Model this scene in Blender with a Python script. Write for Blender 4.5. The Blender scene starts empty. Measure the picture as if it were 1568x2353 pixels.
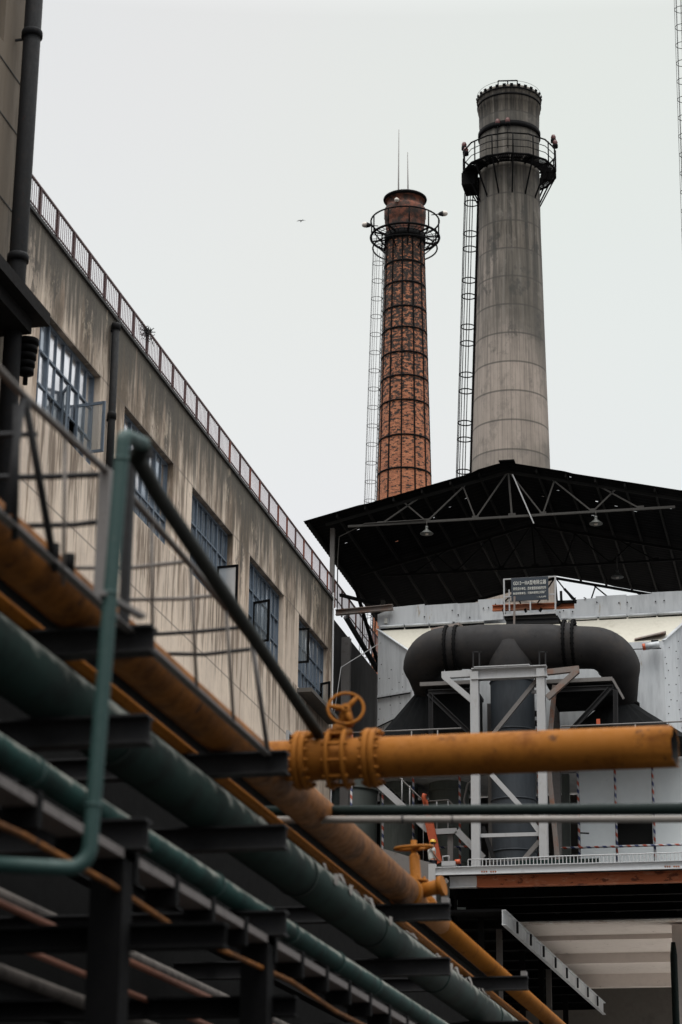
import bpy, bmesh, math, random
from mathutils import Vector, Matrix
random.seed(7)
R_ = math.radians
SC = bpy.context.scene
COL = SC.collection

# ------------------------------------------------------------------ camera
FPX, CX, CY = 5208.0, 784.0, 1176.5            # focal length in pixels of the 1568 x 2353 survey of the photo
YAW, PITCH, ROLL = R_(-12.7187), R_(19.0127), R_(0.6812)
EYE = Vector((0, 0, 1.6))
FW = Vector((math.sin(YAW)*math.cos(PITCH), math.cos(YAW)*math.cos(PITCH), math.sin(PITCH)))
_r0 = FW.cross(Vector((0, 0, 1))).normalized(); _u0 = _r0.cross(FW)
RT = math.cos(ROLL)*_r0 + math.sin(ROLL)*_u0
UP = -math.sin(ROLL)*_r0 + math.cos(ROLL)*_u0
cam_d = bpy.data.cameras.new('camera'); cam = bpy.data.objects.new('camera', cam_d); COL.objects.link(cam)
mw = Matrix((RT, UP, -FW)).transposed().to_4x4(); mw.translation = EYE
cam.matrix_world = mw
cam_d.sensor_fit = 'VERTICAL'; cam_d.sensor_height = 36; cam_d.sensor_width = 24
cam_d.lens = FPX/2353*36
cam_d.clip_start = 0.1; cam_d.clip_end = 3000
cam_d.dof.use_dof = True; cam_d.dof.focus_distance = 92; cam_d.dof.aperture_fstop = 1.4
SC.camera = cam

# ------------------------------------------------------------------ sky, sun, exposure
SUN_EL = R_(66)
w = bpy.data.worlds.new('World'); SC.world = w; w.use_nodes = True
nt = w.node_tree; nt.nodes.clear()
def wn(t, **k):
    n = nt.nodes.new(t)
    for a, b in k.items(): setattr(n, a, b)
    return n
sky = wn('ShaderNodeTexSky', sky_type='NISHITA', sun_disc=False, sun_elevation=SUN_EL, sun_rotation=R_(172))
b1 = wn('ShaderNodeBackground'); b1.inputs[1].default_value = 0.08
tc = wn('ShaderNodeTexCoord'); sep = wn('ShaderNodeSeparateXYZ')
ramp = wn('ShaderNodeValToRGB')                 # overcast cloud deck: brighter towards the zenith
e = ramp.color_ramp.elements
e[0].position = 0.0; e[0].color = (.20, .20, .20, 1)
e[1].position = 1.0; e[1].color = (1.0, 1.0, .99, 1)
for p, c in ((0.13, (.42, .425, .43)), (0.26, (.89, .91, .935)), (.38, (.875, .895, .90)), (0.54, (.835, .855, .845)), (.70, (.95, .96, .95))):
    q = e.new(p); q.color = (*c, 1)
noi = wn('ShaderNodeTexNoise'); noi.inputs['Scale'].default_value = 2.2; noi.inputs['Detail'].default_value = 3
mx = wn('ShaderNodeMix', data_type='RGBA', blend_type='MULTIPLY'); mx.inputs[0].default_value = 0.10
b2 = wn('ShaderNodeBackground'); b2.inputs[1].default_value = 1.0
boost = wn('ShaderNodeMapRange'); boost.inputs[1].default_value = .52; boost.inputs[2].default_value = .95
boost.inputs[3].default_value = 1.0; boost.inputs[4].default_value = 4.4
ms = wn('ShaderNodeMixShader'); ms.inputs[0].default_value = 0.95
out = wn('ShaderNodeOutputWorld')
L = nt.links.new
L(sky.outputs[0], b1.inputs[0]); L(tc.outputs['Generated'], sep.inputs[0]); L(sep.outputs[2], ramp.inputs[0])
L(tc.outputs['Generated'], noi.inputs['Vector']); L(ramp.outputs[0], mx.inputs[6]); L(noi.outputs['Color'], mx.inputs[7])
L(mx.outputs[2], b2.inputs[0]); L(sep.outputs[2], boost.inputs[0]); 
# the low sky behind the viewer is dimmed, an added falloff that darkens undersides
dk1 = wn('ShaderNodeMapRange', interpolation_type='SMOOTHSTEP'); dk2 = wn('ShaderNodeMapRange', interpolation_type='SMOOTHSTEP')
for n_, q in ((dk1, (.12, .50, .72, 1.0)), (dk2, (-.15, .60, 0.0, 1.0))):
    for i, v_ in enumerate(q): n_.inputs[i+1].default_value = v_
mxm = wn('ShaderNodeMath', operation='MAXIMUM'); mul = wn('ShaderNodeMath', operation='MULTIPLY')
L(sep.outputs[2], dk1.inputs[0]); L(sep.outputs[1], dk2.inputs[0]); L(dk1.outputs[0], mxm.inputs[0]); L(dk2.outputs[0], mxm.inputs[1])
L(boost.outputs[0], mul.inputs[0]); L(mxm.outputs[0], mul.inputs[1]); L(mul.outputs[0], b2.inputs[1])
L(b1.outputs[0], ms.inputs[1]); L(b2.outputs[0], ms.inputs[2]); L(ms.outputs[0], out.inputs[0])

sd = bpy.data.lights.new('sun', 'SUN'); sun = bpy.data.objects.new('sun', sd); COL.objects.link(sun)
sd.energy = 1.2; sd.angle = R_(30); sd.color = (1, .95, .88)
sv = Vector((math.sin(R_(172))*math.cos(SUN_EL), math.cos(R_(172))*math.cos(SUN_EL), math.sin(SUN_EL)))
sun.rotation_euler = sv.to_track_quat('Z', 'Y').to_euler(); sun.location = (0, 0, 120)
SC.view_settings.view_transform = 'Standard'; SC.view_settings.look = 'None'
SC.view_settings.exposure = 0.0; SC.view_settings.gamma = 1

# ------------------------------------------------------------------ helpers
def at(x, y, X=None, Y=None, Z=None):
    """world point on a plane X=, Y= or Z= that the survey saw at pixel (x, y)"""
    d = FW + (x-CX)/FPX*RT - (y-CY)/FPX*UP
    t = (X-EYE.x)/d.x if X is not None else (Y-EYE.y)/d.y if Y is not None else (Z-EYE.z)/d.z
    return EYE + t*d
def V(*a): return Vector(a)

class MB:
    def __init__(s): s.b = bmesh.new()
    def face(s, pts, smooth=False, mi=0):
        f = s.b.faces.new([s.b.verts.new(p) for p in pts]); f.smooth = smooth; f.material_index = mi; return f
    def hexa(s, p, mi=0):
        v = [s.b.verts.new(q) for q in p]
        for i in ((0,3,2,1),(4,5,6,7),(0,1,5,4),(1,2,6,5),(2,3,7,6),(3,0,4,7)):
            f = s.b.faces.new([v[k] for k in i]); f.material_index = mi
    def box(s, lo, hi, mi=0):
        x0,y0,z0 = lo; x1,y1,z1 = hi
        s.hexa([(x0,y0,z0),(x1,y0,z0),(x1,y1,z0),(x0,y1,z0),(x0,y0,z1),(x1,y0,z1),(x1,y1,z1),(x0,y1,z1)], mi)
        return s
    def bar(s, a, b, w=.1, h=None, up=None, mi=0):
        h = h or w; a = Vector(a); b = Vector(b); d = (b-a).normalized()
        up = Vector(up) if up else (V(0,0,1) if abs(d.z) < .95 else V(0,1,0))
        sx = d.cross(up).normalized()*w/2; sz = sx.cross(d).normalized()*h/2
        s.hexa([a-sx-sz, a+sx-sz, b+sx-sz, b-sx-sz, a-sx+sz, a+sx+sz, b+sx+sz, b-sx+sz], mi); return s
    def sect(s, a, b, prof, up=(0,0,1)):
        """extrude a closed 2-D outline (sideways, up) from a to b"""
        a = Vector(a); b = Vector(b); d = (b-a).normalized(); sx = d.cross(Vector(up)).normalized(); sz = sx.cross(d)
        r1 = [s.b.verts.new(a+sx*p+sz*q) for p, q in prof]; r2 = [s.b.verts.new(b+sx*p+sz*q) for p, q in prof]
        n = len(prof)
        for i in range(n): s.b.faces.new((r1[i], r1[(i+1)%n], r2[(i+1)%n], r2[i]))
        s.b.faces.new(r1[::-1]); s.b.faces.new(r2); return s
    def ibeam(s, a, b, w, h, t=.025, up=(0,0,1)):
        w/=2; h/=2; k=t/2
        return s.sect(a, b, [(-w,-h),(w,-h),(w,-h+t),(k,-h+t),(k,h-t),(w,h-t),(w,h),(-w,h),(-w,h-t),(-k,h-t),(-k,-h+t),(-w,-h+t)], up)
    def tube(s, pts, r, n=16, caps=True, closed=False):
        pts = [Vector(p) for p in pts]; N = len(pts)
        rr = r if isinstance(r, (list, tuple)) else [r]*N
        rings = []; ref = None
        for i, p in enumerate(pts):
            if closed: d = pts[(i+1)%N]-pts[i-1]
            else: d = pts[min(i+1,N-1)]-pts[max(i-1,0)]
            d.normalize()
            if ref is None: ref = V(0,0,1) if abs(d.z) < .9 else V(0,1,0)
            sx = d.cross(ref)
            if sx.length < 1e-4: sx = d.cross(V(1,0,0))
            sx.normalize(); sz = sx.cross(d).normalized(); ref = sz
            rings.append([s.b.verts.new(p + rr[i]*(math.cos(2*math.pi*k/n)*sx + math.sin(2*math.pi*k/n)*sz)) for k in range(n)])
        for i in range(N if closed else N-1):
            A, B = rings[i], rings[(i+1)%N]
            for k in range(n):
                f = s.b.faces.new((A[k], A[(k+1)%n], B[(k+1)%n], B[k])); f.smooth = True
        if caps and not closed: s.b.faces.new(rings[0][::-1]); s.b.faces.new(rings[-1])
        return s
    def lathe(s, prof, c=(0,0,0), n=48, axis='Z', smooth=True, cap=(0,0), lean=0):
        c = Vector(c); rings = []
        for r, h in prof:
            ring = []
            for k in range(n):
                a = 2*math.pi*k/n; u, v_ = r*math.cos(a), r*math.sin(a)
                p = V(u+lean*h, v_, h) if axis == 'Z' else V(h, u, v_) if axis == 'X' else V(u, h, v_)
                ring.append(s.b.verts.new(c+p))
            rings.append(ring)
        for A, B in zip(rings, rings[1:]):
            for k in range(n):
                f = s.b.faces.new((A[k], A[(k+1)%n], B[(k+1)%n], B[k])); f.smooth = smooth
        if cap[0]: s.b.faces.new(rings[0][::-1])
        if cap[1]: s.b.faces.new(rings[-1])
        return s
    def ring(s, c, R, r, n=40, m=8, nrm=(0,0,1), a0=0, a1=360):
        c = Vector(c); nrm = Vector(nrm).normalized(); x = nrm.orthogonal().normalized(); y = nrm.cross(x)
        full = abs(a1-a0) >= 359.9; k = n if full else n+1
        return s.tube([c + R*(math.cos(R_(a0+(a1-a0)*i/n))*x + math.sin(R_(a0+(a1-a0)*i/n))*y) for i in range(k)], r, m, closed=full)
    def bev(s, w=.01, seg=2):
        es = [e for e in s.b.edges if len(e.link_faces) == 2 and e.calc_face_angle(0) > .6]
        bmesh.ops.bevel(s.b, geom=es, offset=w, segments=seg, affect='EDGES', clamp_overlap=True); return s
    def build(s, name, mat, parent=None, origin=(0,0,0), **tags):
        bmesh.ops.recalc_face_normals(s.b, faces=s.b.faces)
        me = bpy.data.meshes.new(name); s.b.to_mesh(me); s.b.free()
        for m in (mat if isinstance(mat, (list, tuple)) else [mat]): me.materials.append(m)
        o = bpy.data.objects.new(name, me); COL.objects.link(o)
        o.location = origin
        if parent:
            o.parent = parent; q = V(0,0,0); p = parent
            while p: q += p.location; p = p.parent
            o.location = Vector(origin)-q
        for k, v_ in tags.items(): o[k] = v_
        return o
def thing(name, label, category, loc, group=None):
    o = bpy.data.objects.new(name, None); COL.objects.link(o); o.location = loc; o.empty_display_size = .3
    o['label'] = label; o['category'] = category
    if group: o['group'] = group
    return o
def clone(o, parent=None, offset=None):
    c = o.copy(); COL.objects.link(c); c.parent = parent
    if offset is not None: c.location = o.location + Vector(offset)
    for ch in list(o.children): clone(ch, c)
    return c
def arc(c, a, b, r, n=8):
    """fillet points of radius r at corner c between a and b"""
    c, a, b = Vector(c), Vector(a), Vector(b); d1 = (a-c).normalized(); d2 = (b-c).normalized()
    ang = d1.angle(d2); t = r/math.tan(ang/2); p1, p2 = c+d1*t, c+d2*t
    o = c + (d1+d2).normalized()*r/math.sin(ang/2)
    res = []
    for i in range(n+1): res.append(o+(p1-o).normalized().slerp((p2-o).normalized(), i/n)*r)
    return res

# ------------------------------------------------------------------ materials
class NB:
    def __init__(s, name):
        s.m = bpy.data.materials.new(name); s.m.use_nodes = True; s.t = s.m.node_tree
        s.p = s.t.nodes['Principled BSDF']; s.co = s.n('ShaderNodeTexCoord').outputs['Object']
    def n(s, t, **k):
        x = s.t.nodes.new(t)
        for a, b in k.items(): setattr(x, a, b)
        return x
    def l(s, a, b): s.t.links.new(a, b)
    def map(s, scale, loc=(0,0,0)):
        m = s.n('ShaderNodeMapping'); m.inputs['Scale'].default_value = scale; m.inputs['Location'].default_value = loc
        s.l(s.co, m.inputs[0]); return m.outputs[0]
    def noise(s, scale=1, detail=5, rough=.6, vec=None, sc3=None, loc=(0,0,0)):
        x = s.n('ShaderNodeTexNoise'); x.inputs['Scale'].default_value = scale
        x.inputs['Detail'].default_value = detail; x.inputs['Roughness'].default_value = rough
        s.l(vec or s.map(sc3 or (1,1,1), loc), x.inputs['Vector']); return x.outputs[0]
    def ramp(s, val, lo, hi, a=0., b=1.):
        x = s.n('ShaderNodeMapRange', interpolation_type='SMOOTHSTEP')
        for i, q in enumerate((lo, hi, a, b)): x.inputs[i+1].default_value = q
        s.l(val, x.inputs[0]); return x.outputs[0]
    def math(s, op, a, b=None):
        x = s.n('ShaderNodeMath', operation=op)
        for i, q in enumerate((a, b)):
            if q is None: continue
            if isinstance(q, (int, float)): x.inputs[i].default_value = q
            else: s.l(q, x.inputs[i])
        return x.outputs[0]
    def mix(s, f, a, b):
        x = s.n('ShaderNodeMix', data_type='RGBA')
        for i, q in ((0, f), (6, a), (7, b)):
            if isinstance(q, (int, float)): x.inputs[i].default_value = q
            elif isinstance(q, tuple): x.inputs[i].default_value = (*q, 1)
            else: s.l(q, x.inputs[i])
        return x.outputs[2]
    def xyz(s):
        x = s.n('ShaderNodeSeparateXYZ'); s.l(s.co, x.inputs[0]); return x.outputs
    def done(s, col, rough=.7, metal=0, bump=None, bs=.3, bd=.02, spec=None):
        if isinstance(col, tuple): s.p.inputs['Base Color'].default_value = (*col, 1)
        else: s.l(col, s.p.inputs['Base Color'])
        if isinstance(rough, (int, float)): s.p.inputs['Roughness'].default_value = rough
        else: s.l(rough, s.p.inputs['Roughness'])
        s.p.inputs['Metallic'].default_value = metal
        if spec is not None: s.p.inputs['Specular IOR Level'].default_value = spec
        if bump is not None:
            b = s.n('ShaderNodeBump'); b.inputs['Strength'].default_value = bs; b.inputs['Distance'].default_value = bd
            s.l(bump, b.inputs['Height']); s.l(b.outputs[0], s.p.inputs['Normal'])
        return s.m
def weathered(name, base, dirt, amount=.5, scale=3., rough=.6, metal=0, third=None, t_amt=.3, sc3=(1,1,1), fine=None, bump=.15, spec=None):
    b = NB(name); n1 = b.noise(scale, 6, .65, sc3=sc3); n2 = b.noise(scale*5.3, 5, .6, sc3=sc3, loc=(3,7,1))
    f = b.ramp(b.math('ADD', b.math('MULTIPLY', n1, .7), b.math('MULTIPLY', n2, .3)), .62-.3*amount, .86-.3*amount)
    c = b.mix(f, base, dirt)
    if third:
        n3 = b.noise(scale*1.9, 6, .7, sc3=sc3, loc=(11,2,5)); c = b.mix(b.ramp(n3, .68-.3*t_amt, .74-.3*t_amt), c, third)
    c = b.mix(b.math('MULTIPLY', n2, .25), c, tuple(x*.55 for x in base))
    return b.done(c, b.ramp(n2, .2, .8, rough-.1, min(1, rough+.15)), metal, n2, bump, .01, spec)

M = {}
M['yellow'] = weathered('ochre yellow paint', (.255,.094,.014), (.15,.05,.010), .45, 2.2, .7, 0, (.09,.036,.012), .24, spec=.1)
M['yellow_dirty'] = weathered('rust browned ochre paint', (.215,.078,.013), (.075,.03,.009), .75, 1.7, .7, 0, (.05,.02,.009), .3, spec=.15)
M['orange'] = weathered('orange paint', (.5,.09,.03), (.3,.06,.02), .3, 4, .5)
def toplit_paint(name, base, pale, sc, bias, dark):  # patchy paint, paler on upward faces: light from above painted into the colour
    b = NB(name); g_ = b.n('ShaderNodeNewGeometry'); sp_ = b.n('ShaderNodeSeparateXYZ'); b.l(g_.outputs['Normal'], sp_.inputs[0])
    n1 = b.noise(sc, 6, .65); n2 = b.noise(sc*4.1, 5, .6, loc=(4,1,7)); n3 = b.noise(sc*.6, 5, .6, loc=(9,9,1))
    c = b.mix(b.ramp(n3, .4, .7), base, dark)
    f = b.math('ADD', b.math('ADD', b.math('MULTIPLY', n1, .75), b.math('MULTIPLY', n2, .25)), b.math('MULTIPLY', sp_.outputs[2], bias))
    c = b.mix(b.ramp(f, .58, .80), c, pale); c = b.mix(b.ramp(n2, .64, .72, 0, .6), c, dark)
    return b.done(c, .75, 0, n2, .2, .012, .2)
M['duct'] = toplit_paint('soot black duct', (.021,.021,.023), (.105,.088,.082), 1.1, .34, (.013,.013,.014))  # pinkish top highlight painted in; replaced further down
M['green'] = toplit_paint('peeling toplit green paint', (.011,.027,.023), (.26,.265,.235), 2.2, .42, (.007,.012,.011))
M['teal'] = weathered('teal paint', (.009,.042,.038), (.020,.060,.055), .3, 4, .6, 0, (.18,.17,.14), .08)
M['teal_toplit'] = toplit_paint('toplit teal paint', (.013,.045,.040), (.21,.215,.19), 4, .40, (.010,.022,.020))
M['darkgreen'] = weathered('dark green paint', (.0045,.012,.0105), (.009,.014,.012), .3, 4, .6, spec=.2)
M['darkpipe'] = weathered('dark green grey pipe paint', (.008,.0105,.008), (.013,.0135,.011), .4, 5, .7, spec=.2)
M['steel_dark'] = weathered('dark steel', (.018,.018,.0195), (.034,.031,.030), .35, 4, .7, 0, (.05,.026,.016), .05, spec=.25)
M['steel_black'] = weathered('black steel', (.0065,.0065,.007), (.011,.010,.010), .35, 4, .85, spec=.08)
M['steel_grey'] = weathered('weathered grey steel', (.16,.15,.145), (.10,.085,.075), .4, 5, .6, 0, (.14,.07,.04), .1)
M['frame_white'] = weathered('pale grey paint', (.42,.425,.435), (.32,.305,.29), .35, 3, .6, 0, (.25,.12,.06), .06, (1,1,.4))
M['galv'] = weathered('galvanised cladding', (.58,.605,.63), (.40,.42,.445), .62, .8, .6, .1, (.36,.30,.23), .16, (1.6,1.6,.25), bump=.1)
M['deck_paint'] = weathered('pale deck paint', (.62,.64,.66), (.48,.49,.50), .4, 1.2, .6, 0, (.36,.22,.14), .05)
M['galv_cream'] = weathered('cream cladding', (.56,.535,.46), (.44,.41,.345), .4, .8, .6, 0, (.40,.30,.18), .05, (1.6,1.6,.3))
M['duct'] = weathered('soot black duct', (.029,.028,.029), (.052,.046,.043), .5, .9, .85, 0, (.018,.018,.019), .25, spec=.2)
M['duct_blue'] = weathered('blue grey duct', (.040,.050,.062), (.026,.031,.038), .5, .9, .6, 0, None, 0, (1.4,1.4,.3))
M['hood'] = weathered('dark hopper steel', (.009,.010,.011), (.018,.018,.017), .35, 1, .9, 0, None, 0, (2,2,.3), spec=.1)
M['rust'] = weathered('rusty beam', (.42,.13,.055), (.66,.40,.27), .45, 1.1, .85, 0, (.12,.035,.018), .42, (1,1,2.5))
M['rust_grey'] = weathered('grey primer and rust', (.20,.17,.155), (.26,.10,.045), .5, 1.4, .8)
M['roof'] = weathered('soot dark roof sheet', (.0045,.0047,.005), (.008,.0075,.007), .4, 1, .95, spec=.05)
M['truss'] = weathered('truss steel in shade', (.009,.009,.0085), (.014,.012,.011), .4, 3, .8, spec=.15)
M['truss_lit'] = weathered('truss steel in light', (.042,.039,.035), (.025,.022,.019), .4, 3, .7)  # same steel as the line above, coloured paler so the front truss looks lit
M['maroon'] = weathered('maroon railing paint', (.085,.042,.042), (.11,.05,.04), .4, 1, .6)
M['maroon_bright'] = weathered('rust red railing post', (.19,.055,.032), (.13,.04,.03), .4, 3, .6)
M['rail_thin'] = weathered('dull violet grey bars', (.44,.37,.41), (.30,.24,.26), .4, 1, .6)
M['winframe'] = weathered('blue grey window frame', (.12,.155,.20), (.08,.10,.12), .4, 5, .55)
M['canopy'] = weathered('tar black canopy', (.009,.008,.008), (.018,.015,.013), .4, 2, .9, spec=.15)
M['downpipe'] = weathered('rusty black downpipe', (.010,.0105,.012), (.018,.015,.014), .5, 3, .7, 0, (.04,.016,.011), .15, spec=.2)
M['white_sheet'] = weathered('pale blue white sheet', (.84,.90,.92), (.76,.81,.83), .3, .7, .6, 0, (.40,.42,.43), .05)
M['backing_black'] = weathered('matt black backing', (.006,.006,.006), (.010,.009,.009), .4, 1, .95, spec=.05)
M['tray'] = weathered('pinkish grey tray steel', (.12,.105,.10), (.06,.05,.047), .45, 3, .7)
M['dimpipe'] = weathered('dimmed lagged pipe', (.10,.088,.08), (.035,.031,.028), .6, 2, .8, 0, (.02,.018,.016), .25, spec=.15)  # copy of the pale lagged pipe, its dimness under the rack put into colour
M['black'] = NB('dark opening').done((.006,.006,.006), .9)
M['asphalt'] = weathered('oily works ground', (.028,.027,.026), (.02,.019,.018), .5, .4, .9)
M['concrete_pale'] = weathered('pinkish limewashed concrete', (.82,.74,.69), (.70,.62,.58), .4, .8, .85, 0, (.30,.24,.21), .12, (1,1,1))
M['concrete_patch'] = weathered('peeling concrete beam', (.74,.68,.63), (.50,.36,.29), .6, 2.2, .85, 0, (.82,.79,.76), .4)
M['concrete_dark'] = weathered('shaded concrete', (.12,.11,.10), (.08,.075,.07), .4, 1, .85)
M['annex'] = weathered('dark grey render', (.035,.033,.032), (.055,.05,.046), .45, .8, .9, 0, (.02,.02,.02), .2, (1,1,.3))
M['tank'] = weathered('grey green tank', (.13,.15,.14), (.07,.085,.08), .5, .8, .6, 0, (.18,.18,.165), .15, (1.4,1.4,.2))
M['paper_white'] = NB('white sign paint').done((.62,.62,.58), .6)
M['sign'] = weathered('slate blue sign board', (.018,.028,.042), (.028,.038,.050), .4, 2.5, .5)
M['lampshade'] = weathered('enamel lamp shade', (.07,.075,.07), (.045,.045,.04), .4, 6, .4)
M['floodlight'] = NB('floodlight glass').done((.58,.53,.48), .4)
M['redlight'] = NB('red obstruction lamp').done((.09,.02,.018), .5)
M['skin'] = NB('skin').done((.34,.17,.11), .5)
M['shirt'] = weathered('white work shirt', (.66,.68,.66), (.55,.57,.55), .3, 8, .85)
M['trousers'] = NB('dark work trousers').done((.03,.035,.05), .9)
M['hair'] = NB('black hair').done((.012,.011,.011), .6)
M['helmet'] = NB('yellow helmet').done((.72,.43,.06), .35)
M['bird'] = NB('dark feathers').done((.02,.02,.02), .8)
M['pinkpipe'] = weathered('rust red pipe', (.22,.085,.05), (.14,.05,.03), .4, 4, .6)
M['palepipe'] = weathered('pale lagged pipe', (.24,.22,.20), (.14,.125,.115), .4, 3, .7, 0, (.16,.09,.06), .12)

def glass(name, col, metal, rough):
    b = NB(name); n = b.noise(1.3, 4, .6, loc=(4,1,2))
    c = b.mix(b.ramp(n, .35, .7), col, tuple(x*.72 for x in col))
    return b.done(c, rough, metal, n, .05, .02)
M['glass_bright'] = glass('sky lit dusty glass', (.97,.97,.99), .95, .16)
M['glass_dark'] = glass('dull blue glass', (.40,.46,.53), .62, .15)
def thin_glass(name, col, mixf):
    b = NB(name); n = b.noise(2, 4, .6); b.done(b.mix(n, col, tuple(x*.7 for x in col)), .2)
    tr = b.n('ShaderNodeBsdfTransparent'); tr.inputs[0].default_value = (.86,.89,.9,1); mx_ = b.n('ShaderNodeMixShader'); mx_.inputs[0].default_value = mixf
    o_ = b.t.nodes['Material Output']; b.l(tr.outputs[0], mx_.inputs[1]); b.l(b.p.outputs[0], mx_.inputs[2]); b.l(mx_.outputs[0], o_.inputs[0]); return b.m
M['glass_sash'] = thin_glass('grey sash glass', (.25,.28,.30), .45)
M['glass_white'] = thin_glass('dusty pale sash glass', (.62,.65,.68), .7)

def wall_material():
    b = NB('stained cream render'); X, Yc, Z = b.xyz()
    st = b.noise(1, 7, .66, sc3=(1, 1.4, .14)); st2 = b.noise(1, 7, .68, sc3=(1, 3.2, .26), loc=(0,5,2)); blot = b.noise(.55, 6, .62)
    fine = b.noise(7, 5, .65)
    base = b.mix(b.ramp(blot, .35, .68), (.80,.665,.54), (.64,.53,.435))
    base = b.mix(b.math('MULTIPLY', b.math('MULTIPLY', b.ramp(st2, .48, .66), b.ramp(b.noise(.3, 4, .6, loc=(6,2,3)), .38, .6)), .85), base, (.34,.215,.135))
    # brown bands running down between the windows
    mid = b.math('MULTIPLY', b.math('MULTIPLY', b.ramp(Z, 19.0, 23.4), b.ramp(st, .46, .60)), b.ramp(b.noise(.22, 4, .6, loc=(1,2,8)), .38, .56, .25, 1))
    base = b.mix(b.math('MULTIPLY', mid, .8), base, (.235,.15,.095))
    # soot run-off from the parapet, ragged lower edge
    h = b.math('ADD', Z, b.math('MULTIPLY', b.math('SUBTRACT', st, .5), 9.0))
    top = b.ramp(h, 23.9, 25.7)
    base = b.mix(b.math('MULTIPLY', top, b.ramp(b.noise(.42, 8, .74, loc=(3,8,5), sc3=(1,1,.45)), .40, .57, .30, 1.0)), base, (.105,.076,.050))
    h2 = b.math('ADD', Z, b.math('MULTIPLY', b.math('SUBTRACT', st2, .5), 7.0))
    base = b.mix(b.ramp(h2, 25.3, 26.9, 0, .93), base, (.045,.042,.034))
    # dirt below the sills
    per = b.math('PINGPONG', b.math('ADD', Yc, 1.49), 3.485)
    sill = b.math('MULTIPLY', b.math('MULTIPLY', b.ramp(b.math('ADD', Z, b.math('MULTIPLY', b.math('SUBTRACT', st2, .5), 7.)), 20.0, 21.8), b.ramp(Z, 22.38, 22.3)), b.ramp(st2, .40, .6))
    base = b.mix(b.math('MULTIPLY', sill, .8), base, (.115,.08,.055))
    # peeled plaster
    peel = b.math('MULTIPLY', b.ramp(b.noise(.6, 8, .75, loc=(1,9,4), sc3=(1,1,.5)), .585, .61), b.ramp(Z, 23.8, 25.2))
    base = b.mix(b.math('MULTIPLY', peel, .7), base, (.40,.33,.25))
    blk = b.math('MULTIPLY', b.ramp(b.noise(.55, 8, .78, loc=(7,2,1), sc3=(1,1,.5)), .565, .61), b.ramp(Z, 22, 24.5))
    base = b.mix(b.math('MULTIPLY', blk, .8), base, (.035,.031,.026))
    for z0 in (20.22, 25.12, 16.1):
        d = b.math('ABSOLUTE', b.math('SUBTRACT', Z, z0)); base = b.mix(b.ramp(d, .045, .02, 0, .55), base, (.12,.10,.085))
    base = b.mix(b.math('MULTIPLY', fine, .25), base, (.30,.25,.2))
    return b.done(base, .9, 0, b.math('ADD', fine, b.math('MULTIPLY', peel, -.5)), .35, .02)
M['wall'] = wall_material()

def brick_material():
    b = NB('sooty chimney brick'); X, Yc, Z = b.xyz()
    ang = b.math('ARCTAN2', X, b.math('MULTIPLY', Yc, -1))
    cmb = b.n('ShaderNodeCombineXYZ'); b.l(b.math('MULTIPLY', ang, 1.6), cmb.inputs[0]); b.l(Z, cmb.inputs[1])
    br = b.n('ShaderNodeTexBrick'); br.inputs['Scale'].default_value = 1.0; br.inputs['Brick Width'].default_value = .26; br.inputs['Row Height'].default_value = .085
    br.inputs['Mortar Size'].default_value = .008; br.inputs['Color1'].default_value = (.56,.215,.105,1); br.inputs['Color2'].default_value = (.36,.12,.058,1)
    br.inputs['Mortar'].default_value = (.12,.075,.055,1); b.l(cmb.outputs[0], br.inputs['Vector'])
    c = br.outputs[0]
    mo = b.n('ShaderNodeTexNoise'); mo.inputs['Scale'].default_value = 3.6; mo.inputs['Detail'].default_value = 7; mo.inputs['Roughness'].default_value = .72
    mp = b.n('ShaderNodeMapping'); mp.inputs['Scale'].default_value = (.75, 1.5, 1); b.l(cmb.outputs[0], mp.inputs[0]); b.l(mp.outputs[0], mo.inputs['Vector'])
    hb = b.ramp(Z, 40, 66, -.02, .12)
    c = b.mix(b.ramp(b.math('ADD', mo.outputs[0], hb), .535, .60), c, (.024,.018,.015))
    c = b.mix(b.ramp(b.noise(6, 5, .7, loc=(2,2,2)), .62, .7, 0, .6), c, (.48,.23,.13))
    return b.done(c, .9, 0, mo.outputs[0], .3, .03)
M['brick'] = brick_material()
def corbel_material():
    b = NB('dark red corbel brick'); n = b.noise(2.4, 6, .7)
    c = b.mix(b.ramp(n, .40, .64), (.026,.019,.016), (.19,.065,.038))
    return b.done(c, .9, 0, n, .3, .02)
M['corbel'] = corbel_material()
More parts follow.
